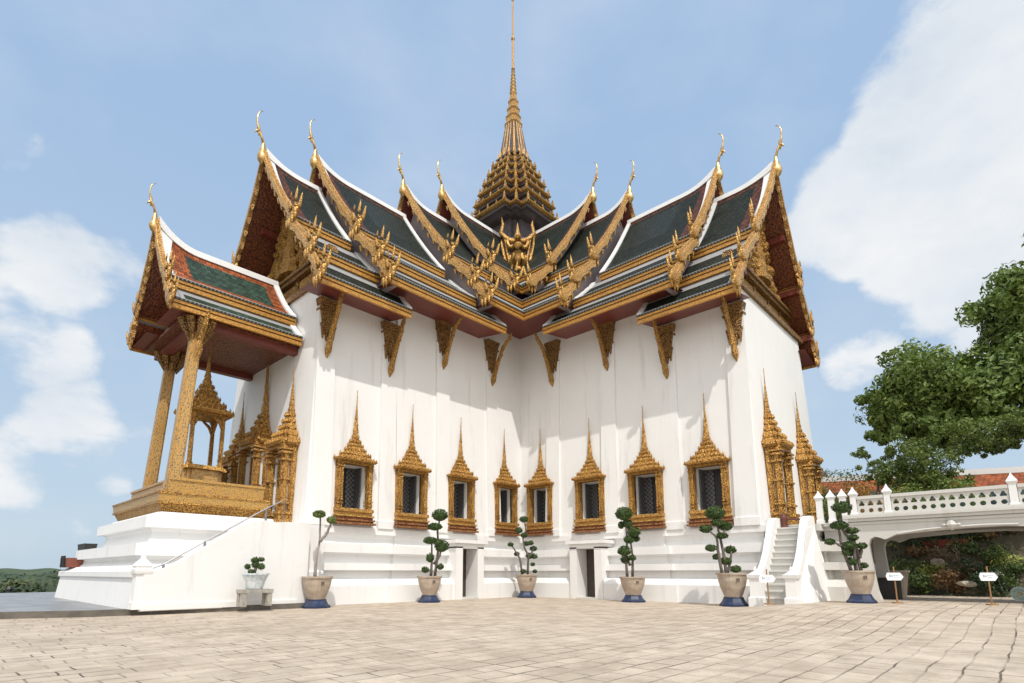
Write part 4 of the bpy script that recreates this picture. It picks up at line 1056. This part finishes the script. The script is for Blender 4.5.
topiary(429,602,Vector((10.95,5.6,0)),26,24, cv([(197,82,40,32),(172,142,36,20),(148,212,33,19),(208,240,36,32),(148,300,20,24),(127,360,20,16),(203,345,18,16),(190,222,22,18)],400,500,K), cl([[(155,390),(157,320),(155,220)],[(175,390),(190,260),(185,160),(196,90)],[(168,330),(200,290),(206,250)]],400,500,K),
    'dense potted topiary with a mushroom-shaped top tuft beside the left plinth doorway', BARK, 2)
topiary(527,597.5,Vector((5.52,5.6,0)),23,21.5, cv([(638,102,22,17),(612,160,18,17),(640,185,18,14),(568,233,15,11),(600,280,14,11),(650,228,15,12),(672,225,15,12),(687,253,18,14),(665,290,18,16),(690,292,17,14),(682,333,11,9),(693,368,10,9),(633,368,14,10)],400,500,K), cl([[(628,385),(615,300),(575,238)],[(655,385),(660,290),(640,250),(632,200),(650,160),(640,108)],[(660,300),(680,270),(687,253)]],400,500,K),
    'sparse many-tufted potted topiary standing in the inner corner of the hall', BARK, 3)
topiary(633,600,Vector((5.6,10.85,.0)),25,25.5, cv([(240,65,43,36),(228,122,15,20),(258,115,25,25),(283,160,32,27),(260,198,27,22),(300,192,17,19),(232,257,33,27),(240,300,23,23),(270,290,19,17)],580,500,K), cl([[(245,385),(240,300),(250,200),(245,100)],[(272,385),(275,280),(265,180)],[(262,330),(240,290),(232,262)]],580,500,K),
    'tall narrow potted topiary with stacked tufts, right of the right plinth doorway', BARK, 4)
topiary(735,604.5,Vector((5.7,14.55,.0)),33,29, cv([(735,60,49,37),(735,112,29,21),(785,130,34,25),(683,142,31,23),(753,180,29,17),(695,243,26,19),(803,252,29,21),(725,288,17,15),(770,310,27,21),(806,350,25,19)],580,500,K), cl([[(765,385),(758,250),(740,150),(735,75)],[(745,380),(730,250),(727,190),(690,148)],[(768,370),(790,320),(797,258)],[(752,190),(765,165),(782,138)]],580,500,K),
    'widest potted topiary with spreading round tufts, left of the steep white stairs', BARK, 5)
topiary(863,602,Vector((5.0,17.95,.2)),32,28, cv([(625,45,50,34),(620,145,46,25),(690,175,33,19),(688,215,27,17),(567,238,27,19),(650,262,39,25),(635,300,23,19),(680,300,23,19),(730,262,24,19),(725,292,21,15),(665,350,27,23),(732,372,21,17)],740,500,5.69), cl([[(690,415),(690,250),(640,170),(630,55)],[(660,410),(620,250),(612,150)],[(715,415),(710,300),(690,190)],[(655,285),(610,262),(580,245)],[(712,330),(728,290),(730,265)]],740,500,5.69),
    'potted topiary with a domed top tuft in front of the walkway pier', BARK, 6)
# bonsai on its stone bench
BENCH = m_plain('mossy_stone', (.34,.32,.28), .85, 0, .35, 6., .5)
bp = at_y(254,606,5.85); bp.z = .15
be = empty('stone_bench', (bp.x,bp.y,.15), 'low weathered stone bench under the small bonsai', 'bench'); be.scale = (.76,.9,.85)
m = M(); m.box(-.58,-.22,.42,.58,.22,.54); m.build('seat', BENCH, be)
for sx in (-.46,.46):
    for sy in (-.12,.12):
        m = M(); m.box(sx-.09,sy-.08,0,sx+.09,sy+.08,.42); m.build('leg', BENCH, be)
bo = empty('potted_bonsai', (bp.x+.02,bp.y,.61), 'small dark bonsai in a pale blue and white basin on the stone bench', 'potted plant'); bo.scale = (.8,.8,.95)
CER = Mat('blue_white_ceramic', (.6,.64,.66), .25); CER.col(CER.ramp(CER.noise(9,4,.6), [(.45,(.62,.66,.67)),(.6,(.40,.50,.56)),(.7,(.64,.67,.68))]))
m = M(); m.lathe([(.24,0),(.27,.03),(.33,.22),(.42,.40),(.46,.42),(.46,.46),(.40,.46),(.38,.40),(.05,.38)], 8, rot=.39); m.build('pot', CER.m, bo)
rnd = random.Random(7); mpp = (bp-CAM).dot(fw)/F_PX
m = M(); m.tube([(0,0,.38),(.03,.0,.55),(-.04,0,.72),(.02,0,.95)], [.07,.06,.05,.03], 7); m.tube([(0,0,.62),(.2*rt.x,.2*rt.y,.72)], [.04,.02], 6); m.build('trunk', BARK, bo)
for X, Y, rx, ry in cv([(165,305,28,15),(203,302,22,12),(208,340,24,18),(118,340,19,15),(143,368,19,14),(168,330,26,18)],220,500,K):
    c = rt*((X-254)*mpp)+Vector((0,0,(590-Y)*mpp)); r_ = rx*mpp
    m = M(); core(m, c, (r_*.85,r_*.85,ry*mpp*.85)); leaf_cloud(m, c, (r_,r_,ry*mpp), 160, .035, rnd, .8); m.build('foliage_pad', TOPI, bo)
# planters on the porch base steps
def planter(loc, sx, sy, sz, col, name, label, posts):
    o = empty(name, loc, label, 'planter'); m = M()
    m.loft([[(-sx*.9,-sy*.9,0),(sx*.9,-sy*.9,0),(sx*.9,sy*.9,0),(-sx*.9,sy*.9,0)],[(-sx,-sy,sz),(sx,-sy,sz),(sx,sy,sz),(-sx,sy,sz)]])
    m.build('body', col, o)
    m = M()
    for s_ in posts: m.box(sx,s_-.06,-.0,sx+.07,s_+.06,sz+.08)
    if posts: m.build('strap', DARK, o)
    return o
q = at_x(71,568,20.0); planter((20.0,q.y,1.26), .25, .75, .34, m_plain('red_brown_terracotta', (.24,.075,.05), .7, 0, .2), 'planter_box', 'red-brown planter box with two dark straps on the lowest porch ledge', (-.12,.28))
q = at_x(87.5,550,19.7); planter((19.72,q.y,1.87), .2, .6, .24, DARK, 'dark_planter', 'long black trough on the middle ledge of the porch base', ())
# signs
def sign(X, Y, P, label):
    mpp = (P-CAM).dot(fw)/F_PX
    o = empty('arrow_sign', P, label, 'sign', 'arrow signs on sticks'); a = math.atan2(-fw.y, -fw.x)
    o.rotation_euler.z = a+PI/2; o.scale = (.74,.74,.9)
    m = M(); m.tube([(0,.02,0),(.0,.02,.9),(.0,.02,1.15)], .025, 6); m.box(-.16,-.08,0,.16,.12,.04); m.build('stand', m_plain('bamboo_brown', (.30,.16,.06), .6), o)
    m = M(); d = -1
    m.prism([(-.30,.72),(.20,.72),(.32,.83),(.20,.96),(-.30,.96),(-.36,.84)], 'y', -.03, -.005); m.build('board', m_plain('white_board', (.80,.82,.85), .5), o)
    m = M()
    for x, z, ww, hh in ((-.2,.86,.035,.04),(-.12,.85,.025,.03),(-.04,.87,.03,.012),(.04,.87,.03,.012),(.11,.87,.025,.012),(-.01,.82,.05,.01),(.08,.82,.03,.01)): m.box(x-ww,-.034,z-hh,x+ww,-.0305,z+hh)
    m.build('lettering', m_plain('blue_grey_lettering', (.38,.40,.46), .6), o)
for X, Y, P, lb in ((770,608,Vector((6.35,15.85,.13)),'white arrow sign on a stick before the steep stairs'),(885,602,Vector((4.6,18.75,.2)),'white arrow sign leaning by the walkway pier and last pot'),(970,607,Vector((3.9,20.75,.2)),'white arrow sign standing alone under the walkway arch')):
    sign(X, Y, P, lb)
# black bin and pot under the walkway
o = empty('equipment_case', (1.3,18.05,.0), 'black equipment case on wheels in the shade under the arch', 'case')
m = M(); m.box(-.3,-.3,.08,.3,.3,.85); m.box(-.25,-.25,.85,.25,.25,.9); m.build('body', DARK, o)
for sx in (-.22,.22):
    for sy in (-.22,.22): m = M(); m.lathe([(.05,0),(.06,.04),(.05,.08)], 8, (sx,sy,0)); m.build('wheel', DOORW, o)
o = empty('large_pot', (-.6,17.9,.1), 'plain stoneware pot half hidden behind the arch', 'pot'); m = M(); m.lathe([(.3,0),(.34,.1),(.42,.6),(.47,.95),(.52,.97),(.52,1.05),(.45,1.05),(.4,.9)], 20); m.build('body', POTM, o)
m = M(); m.lathe([(.4,.9),(.05,.95)], 12); m.build('soil', SOIL, o)
# small barrier at the stair top
o = empty('stair_barrier', (3.3,15.55,2.6), 'low dark red barrier bar closing the top of the stairs', 'barrier')
rp = m_plain('dark_red_paint', (.11,.03,.022), .5)
m = M(); m.lathe([(.12,0),(.1,.1),(.11,.35),(.06,.5)], 8); m.build('post', rp, o); m = M(); m.lathe([(.06,0),(.06,.2),(.09,.3),(.03,.4)], 8, (0,.62,0)); m.build('post', rp, o)
m = M(); m.tube([(0,0,.3),(0,.62,.26)], .03, 6); m.build('bar', rp, o)
# ---- right background: roofed gallery, trees, garden
ga, gb_ = at_z(780,476,6.0), at_z(1060,461,6.0)
dv = (gb_-ga); ang = math.atan2(dv.y, dv.x); LN = dv.length
GL = empty('gallery', (ga.x,ga.y,-.2), 'long gallery wall with orange and green tiled roof beyond the trees', 'gallery', rz=ang)
nrm = Vector((-math.sin(ang), math.cos(ang), 0)); sg = 1 if nrm.dot(CAM-ga) > 0 else -1
m = M(); m.box(-4,min(0,-sg*6),0,LN+14,max(0,-sg*6)-.0,4.6); m.box(-4,sg*.02-.05,0,LN+14,sg*.02+.05,4.6); m.build('wall', PLASTER_W, GL)
m = M()
for (t0,t1,mi) in ((0,.42,0),(.42,1.,1)):
    P0 = (-sg*1.6+sg*2.9*t0, 6.05-1.9*t0); P1 = (-sg*1.6+sg*2.9*t1, 6.05-1.9*t1)
    m.add([(-5,P0[0],P0[1]),(LN+15,P0[0],P0[1]),(LN+15,P1[0],P1[1]),(-5,P1[0],P1[1])], [(0,1,2,3)], mi, [[(0,t0*3.4),(LN+20,t0*3.4),(LN+20,t1*3.4),(0,t1*3.4)]])
m.build('roof', [T_ORANGE, T_PGREEN], GL)
m = M(); m.box(-5,-sg*1.6-.14,5.98,LN+15,-sg*1.6+.14,6.26); m.build('ridge_cap', WHITE, GL)
o = empty('garden_pavilion', (-11,12.9,0), 'small dark red pavilion roof peeping beyond the right wing corner', 'pavilion')
m = M(); m.stack([(1.9,4.8),(1.2,5.5),(.75,6.6),(.3,7.3),(.1,7.5)], SQ); m.lathe([(.2,7.4),(.25,7.7),(.1,7.9),(.16,8.1),(.05,8.5),(0,9)], 8); m.build('roof', m_plain('dark_red_tile', (.12,.035,.025), .6, 0, .3, 6.), o)
m = M()
for sx in (-1,1):
    for sy in (-1,1): m.box(sx-.1,sy-.1,0,sx+.1,sy+.1,4.9)
m.build('column', PLASTER_W, o)
LF1 = m_leaf('broad_dark_leaves', (.052,.090,.020), (.125,.175,.040), .45, .8, .12); LF2 = m_leaf('fine_light_leaves', (.055,.085,.022), (.11,.15,.036), .5, 1., .15)
LF_Y = m_leaf('young_yellow_leaves', (.20,.24,.045), (.28,.31,.07), .5, 1.)
def tree(name, base, lobes, trunk_pts, label, leaf, nleaf, size, seed, cat='tree', bark=BARK, group=None):
    rnd = random.Random(seed); o = empty(name, base, label, cat, group); B = Vector(base)
    m = M()
    for tp, r0, r1 in trunk_pts:
        pts = [Vector(p)-B for p in tp]; path = []
        for k in range(len(pts)-1):
            for q in range(4): path.append(pts[k].lerp(pts[k+1], q/4)+Vector((rnd.uniform(-.04,.04),rnd.uniform(-.04,.04),0)))
        path.append(pts[-1]); m.tube(path, [r0+(r1-r0)*k/len(path) for k in range(len(path))], 8)
    m.build('trunk', bark, o, smooth=True)
    m = M()
    for c, r, fr in lobes:
        c = Vector(c)-B; n = int(nleaf*fr)
        for _ in range(int(34*fr)+6):     # clumps through the lobe, denser on its skin
            d = Vector((rnd.gauss(0,1),rnd.gauss(0,1),rnd.gauss(0,1))).normalized(); q = rnd.uniform(.55,1.0)
            cc_ = c+Vector((d.x*r[0]*q, d.y*r[1]*q, d.z*r[2]*q)); rr = rnd.uniform(.24,.42)*min(r)
            k = int(n/(34*fr+6))
            leaf_cloud(m, cc_, (rr,rr,rr*.8), k, size, rnd, .35, 0, 0, .8, .03)
        leaf_cloud(m, c, tuple(x*.72 for x in r), n//3, size*1.2, rnd, .3)
    m.build('crown', [leaf, LF_Y], o)
    return o
tree('broadleaf_tree', (-7.5,17.2,.5), [((-4,19.4,8.5),(1.9,2.3,1.95),1.),((-4,17.95,7.8),(1.4,1.1,1.5),.5),((-3.6,18.7,8.9),(1.4,1.3,1.4),.4),((-3.8,21.4,8.1),(1.8,1.8,1.6),.6),((-3.8,19.6,6.9),(1.7,2.5,.8),.5),((-3.6,22.8,7.4),(1.6,1.6,1.4),.3)],
     [([(-7.5,17.2,.3),(-6.8,17.8,3),(-5,18.8,6)],.24,.16),([(-5,18.8,5.8),(-4.1,18.2,7.8)],.13,.06),([(-5,18.8,5.8),(-3.9,20.8,8)],.13,.06)], 'broad dark green clipped tree whose rounded crown stands nearest the hall', LF1, 7000, .125, 11)
tree('broadleaf_tree', (-8.0,24.4,.5), [((-5,22.3,11.1),(1.8,1.7,1.9),.8),((-5,24.0,12.1),(2.0,2.0,1.9),.7),((-5,23.6,9.6),(1.8,2.1,1.2),.6),((-5,25.8,10.8),(2,2,2),.5),((-4.6,23.2,12.0),(1.6,1.7,1.3),.5),((-4.6,24.6,10.4),(1.6,2.0,1.5),.5)],
     [([(-8,24.4,.3),(-7.6,24.2,5),(-6.2,24.0,9)],.28,.18),([(-6.2,24,8.8),(-5,22.6,11)],.14,.06),([(-6.2,24,8.8),(-5,25,12)],.14,.06)], 'taller dark green tree cut by the right edge of the picture', LF1, 7000, .125, 12)
tree('feathery_tree', (-2.2,16.0,0), [((-2.2,17.75,5.05),(1.0,.9,.5),.5),((-2.2,19.1,5.2),(1.2,1.25,.85),1.),((-2.2,20.9,6.15),(1.2,1.5,.7),1.),((-2.4,18.4,5.9),(.8,.8,.5),.3),((-2.2,17.05,5.85),(.35,.35,.28),.1),((-2,22.8,6.3),(1.2,1.4,.7),.8),((-2.4,20.9,5.65),(1.,1.6,.42),.7),((-2.2,22.6,5.75),(1.,1.2,.4),.4),((-2.2,19.4,4.4),(.8,1.1,.5),.6),((-2.4,18.6,4.5),(.8,1.2,.6),.6)],
     [([(-2.2,16.0,0),(-2.2,16.4,2.6),(-2.2,18.2,4.6)],.12,.07),([(-2.2,17.4,3.8),(-2.2,17.6,5.2)],.06,.025),([(-2.2,18.0,4.4),(-2.2,19.6,5.4),(-2.2,21.0,6.4)],.06,.025),([(-2.2,17.6,5.0),(-2.2,17.05,5.9)],.03,.012)], 'low feathery light green tree spreading just above the balustrade', LF2, 3600, .06, 13)
sh = [((-3.5,15.7,0),(1.2,1.4,1.5),4.5,LF2,'round green shrub between the right wing and the balustrade'),((-4.5,14.4,0),(.8,.8,.7),5.0,LF1,'small dark tree top beside the far corner of the hall'),((-1.5,17.4,0),(.8,1.5,.7),3.9,m_leaf('orange_tinged_leaves',(.09,.10,.02),(.26,.12,.03),.5,1.4),'orange-tinged hedge just behind the balustrade'),((-1.2,19.4,0),(.7,1.7,.6),3.75,LF1,'dark green hedge behind the middle of the balustrade'),((-1.6,15.9,0),(.8,1.1,.6),3.6,LF2,'light green shrub behind the four close-set landing posts')]
rnd = random.Random(21)
for b_, r, zc_, lf, lb in sh:
    o = empty('shrub', b_, lb, 'shrub'); m = M(); dy_ = -2.4 if 'middle of the balustrade' in lb else 0.; m.tube([(0,dy_,0),(.05,dy_*.9,zc_*.55),(0,0,zc_)], [.07,.06,.04], 7); m.build('trunk', BARK, o)
    m = M()
    for _ in range(26):
        d = Vector((rnd.gauss(0,1),rnd.gauss(0,1),rnd.gauss(0,1))).normalized()*rnd.uniform(.4,1)
        leaf_cloud(m, (d.x*r[0],d.y*r[1],zc_+d.z*r[2]), (.4,.4,.32), 70, .06, rnd, .3)
    m.build('crown', lf, o)
# rock garden seen through the arch
gm = M(); NX, NY = 16, 22
def gz(x, y): 
    t_ = smooth01((-2.6-x)/6.); return .06+3.1*t_+.25*math.sin(x*1.7+y*.9)*t_
for i in range(NX):
    for j in range(NY):
        xa, xb = -2.6-i*.55, -2.6-(i+1)*.55; ya, yb = 15+j*.6, 15+(j+1)*.6
        gm.quad((xa,ya,gz(xa,ya)),(xa,yb,gz(xa,yb)),(xb,yb,gz(xb,yb)),(xb,ya,gz(xb,ya)))
struct(gm.build('garden_bank', m_plain('garden_earth', (.09,.075,.045), .95, 0, .4, 2., .5)))
m = M(); m.box(-2.62,15.,-.1,-2.3,28,.16); struct(m.build('garden_kerb', m_plain('pale_kerb', (.4,.35,.28), .85, 0, .2)))
cols = {'green': m_leaf('mid_green_leaves',(.035,.06,.018),(.08,.12,.03),.55,2.), 'dark': m_leaf('deep_green_leaves',(.014,.03,.012),(.03,.055,.02),.55,2.), 'red': m_leaf('russet_leaves',(.10,.06,.025),(.18,.10,.045),.55,2.), 'yellow': m_leaf('yellow_green_leaves',(.13,.16,.03),(.26,.28,.06),.55,2.), 'pink': m_leaf('pink_flowering_leaves',(.12,.10,.05),(.20,.14,.09),.55,2.), 'grey': m_leaf('grey_green_leaves',(.10,.12,.08),(.2,.22,.15),.55,2.)}
rnd = random.Random(5)
gard = [(900,552,'grey'),(912,548,'pink'),(925,545,'yellow'),(918,562,'red'),(903,570,'green'),(935,556,'dark'),(948,552,'dark'),(962,546,'yellow'),(930,572,'yellow'),(944,566,'pink'),(958,575,'red'),(946,582,'red'),(920,580,'green'),(965,562,'green'),(978,556,'dark'),(975,572,'dark'),(990,548,'dark'),(990,564,'green'),(1004,556,'red'),(1008,566,'yellow'),(1000,578,'green'),(1016,570,'green'),(1018,552,'dark'),(985,583,'dark'),(908,583,'green')]
names_ = {'green':'mid-green','dark':'very dark green','red':'russet','yellow':'yellow-green','pink':'pink-flowering','grey':'grey-green'}
for i, (X, Y, c) in enumerate(gard):
    x = -3.0-(584-Y)*.13; P = at_x(X, Y, x); r_ = rnd.uniform(.55,.85)
    lb = f'{names_[c]} rock-garden shrub seen through the walkway arch'
    o = empty('garden_shrub', (P.x,P.y,gz(P.x,P.y)-.05), None, 'shrub', 'rock garden shrubs behind the arch')
    row = 'low' if Y > 574 else 'high' if Y < 557 else 'midway'
    side = 'left end' if X < 925 else 'centre left' if X < 952 else 'centre right' if X < 985 else 'right end'
    o['label'] = f'{names_[c]} shrub {row} at the {side} of the rock garden behind the arch'
    h = P.z-o.location.z
    m = M(); m.tube([(0,0,0),(0,0,max(.2,h))], [.05,.03], 6); m.build('stem', BARK, o)
    m = M()
    for _ in range(9):
        d = Vector((rnd.gauss(0,1),rnd.gauss(0,1),rnd.gauss(0,.8))).normalized()*rnd.uniform(.3,.8)*r_
        leaf_cloud(m, (d.x,d.y,max(.15,h)+d.z*.8), (r_*.5,r_*.5,r_*.42), 90, .065, rnd, .3)
    m.build('foliage', cols[c], o)
gc = M()
for _ in range(260):
    x, y = rnd.uniform(-10.5,-2.9), rnd.uniform(15.5,25)
    leaf_cloud(gc, (x,y,gz(x,y)+.1), (.45,.45,.22), 26, .07, rnd, .2, rnd.choice((0,0,1,1,2)))
tag(gc.build('undergrowth', [cols['green'], cols['dark'], cols['yellow']]), 'mixed green undergrowth covering the rock garden bank', 'undergrowth', None, 'stuff')
ROCK = m_plain('garden_rock', (.28,.23,.18), .9, 0, .35, 3., .6); ROCK_P = m_plain('pale_garden_rock', (.52,.47,.38), .9, 0, .25, 3., .6)
def rock(P, r, mat, lb, seed):
    rn = random.Random(seed); b = bmesh.new(); bmesh.ops.create_icosphere(b, subdivisions=2, radius=1)
    for v in b.verts:
        q = 1+rn.uniform(-.2,.2); v.co = Vector((v.co.x*r[0]*q, v.co.y*r[1]*q, v.co.z*r[2]*q))
    me = bpy.data.meshes.new('boulder'); b.to_mesh(me); b.free(); me.materials.append(mat)
    o = bpy.data.objects.new('boulder', me); COL.objects.link(o); o.location = P; tag(o, lb, 'boulder', 'rock garden boulders')
rock(at_x(995,575,-3.4), (.18,.28,.13), ROCK_P, 'pale flat boulder low on the right of the rock garden', 1)
rock(at_x(938,563,-4.8), (.2,.25,.18), ROCK, 'brown boulder between shrubs in the middle of the rock garden', 2)
rock(at_x(1000,548,-6.5), (.25,.4,.2), ROCK, 'broad dark boulder high on the right of the rock garden', 3)
rock(at_x(968,584,-3.0), (.18,.3,.12), ROCK_P, 'small tan boulder at the garden kerb behind the middle sign', 4)
P = at_x(946,545,-6.5); o = empty('red_trough', P, 'bright red trough among the dark shrubs behind the arch', 'planter')
m = M(); m.loft([[(-.2,-.7,-.2),(.2,-.7,-.2),(.2,.7,-.2),(-.2,.7,-.2)],[(-.26,-.8,.16),(.26,-.8,.16),(.26,.8,.16),(-.26,.8,.16)]]); m.build('body', m_plain('red_paint', (.4,.04,.03), .5), o)
m = M(); m.box(-.28,-.83,.16,.28,.83,.22); m.build('rim', m_plain('dull_red_paint', (.25,.05,.04), .5), o)
P = at_z(1021,601,.2); o = empty('hose_coil', (P.x,P.y,zg(P.x,P.y)), 'white and pale green coil standing on the paving at the right edge', 'coil')
m = M()
for k in range(4):
    rr = .2-.035*k; m.tube([(.0+.04*(k%2), rr*math.cos(a_*PI/10), .22+rr*math.sin(a_*PI/10)) for a_ in range(21)], .026, 6)
m.build('loop', m_plain('pale_green_plastic', (.55,.68,.62), .4), o)
m = M(); m.box(-.06,-.12,0,.08,.12,.03); m.build('foot', WHITE, o)
# ------------------------------------------------------------------ far landscape on the left
hill = M(); rnd = random.Random(9)
HM = Mat('wooded_hill', (.05,.07,.04), .95); HM.col(HM.ramp(HM.noise(.03,8,.7), [(.3,(.03,.055,.03)),(.5,(.055,.085,.04)),(.7,(.10,.12,.05))])); HM.bump(HM.noise(.12,6), 1., 6.)
n = 90
for row, (dist, base_h) in enumerate(((520,4.),(900,9.))):
    pts = []
    for k in range(n+1):
        X = -260+k*5.0; d = ray(X, 573); d.z = 0; d.normalize(); h = base_h*(.55+.45*math.sin(k*.21+row*2)+.25*math.sin(k*.63))
        pts.append((CAM+d*dist, h))
    for k in range(n):
        (a, ha), (b_, hb) = pts[k], pts[k+1]
        a2, b2 = a+(a-CAM)*.35, b_+(b_-CAM)*.35; a3, b3 = a-(a-CAM)*.25, b_-(b_-CAM)*.25
        hill.quad((a3.x,a3.y,-4),(b3.x,b3.y,-4),(b_.x,b_.y,1+hb*.6),(a.x,a.y,1+ha*.6)); hill.quad((a.x,a.y,1+ha*.6),(b_.x,b_.y,1+hb*.6),(b2.x,b2.y,-4),(a2.x,a2.y,-4))
struct(hill.build('hill', HM.m))
def bush_mesh(seed, r, h, leaf, n=420):
    rn = random.Random(seed); m = M()
    for _ in range(18):
        d = Vector((rn.gauss(0,1),rn.gauss(0,1),rn.gauss(0,1))).normalized()*rn.uniform(.3,.85)
        leaf_cloud(m, (d.x*r,d.y*r,h*.62+d.z*h*.36), (r*.4,r*.4,h*.17), n//18*3, .28, rn, .3)
    return m
FT = [m_leaf('distant_tree_leaves',(.022,.036,.018),(.042,.062,.028),.6,.3), m_leaf('distant_pale_leaves',(.045,.065,.025),(.075,.09,.035),.6,.3), m_leaf('dry_bush_leaves',(.22,.13,.03),(.34,.22,.06),.6,.3)]
far = [(4,60,3.9,0,'dark round tree at the left edge below the terrace'),(18,75,4.3,1,'pale tree just right of the dark post'),(32,66,3.6,0,'dark tree in the middle of the far left tree line'),(46,58,3.3,1,'pale low tree below the porch base corner'),(54,90,4.6,0,'taller tree against the white porch base'),(8,42,2.5,2,'dry orange-brown bush behind the dark post'),(24,48,2.7,1,'small pale bush at the terrace edge'),(-20,64,4.2,0,'dark tree just outside the left edge')]
for i, (X, dist, h, k, lb) in enumerate(far[:7]):
    d = ray(X, 573); d.z = 0; d.normalize(); P = CAM+d*dist
    o = empty('distant_tree' if k < 2 else 'dry_bush', (P.x,P.y,-3.6), lb, 'tree' if k < 2 else 'bush', 'trees beyond the terrace')
    m = M(); m.tube([(0,0,0),(.1,0,h*.7)], [.18,.08], 6); m.build('trunk', BARK, o)
    bush_mesh(i+30, h*.62, h+.1, FT[k]).build('crown', FT[k], o)
wd = M(); rn = random.Random(77)
for i in range(160):
    X = rn.uniform(-200,75); dist = rn.uniform(90,330); d = ray(X, 573); d.z = 0; d.normalize(); P = CAM+d*dist; h = rn.uniform(3.0,4.7)
    core(wd, (P.x,P.y,-3.6+h*.5), (h*.8,h*.8,h*.5), 0, 7)
    leaf_cloud(wd, (P.x,P.y,-3.6+h*.55), (h*.9,h*.9,h*.5), 60, .5, rn, .8)
tag(wd.build('far_woods', FT[0]), 'band of dark green woods beyond the terrace', 'woods', None, 'stuff')
d = ray(12, 573); d.z = 0; d.normalize(); P = CAM+d*40
o = tag(bpy.data.objects.new('bollard', None), 'short dark post standing at the far terrace edge', 'post'); COL.objects.link(o); o.location = (P.x,P.y,-.6)
m = M(); m.lathe([(.16,-1),(.16,.75),(.2,.8),(.1,.95)], 8); m.build('shaft', DARK, o)
m = M(); m.lathe([(.22,-1.05),(.24,-.9),(.17,-.8)], 8); m.build('foot', DARK, o)
print('objects', len(bpy.data.objects), 'faces', sum(len(x.polygons) for x in bpy.data.meshes))
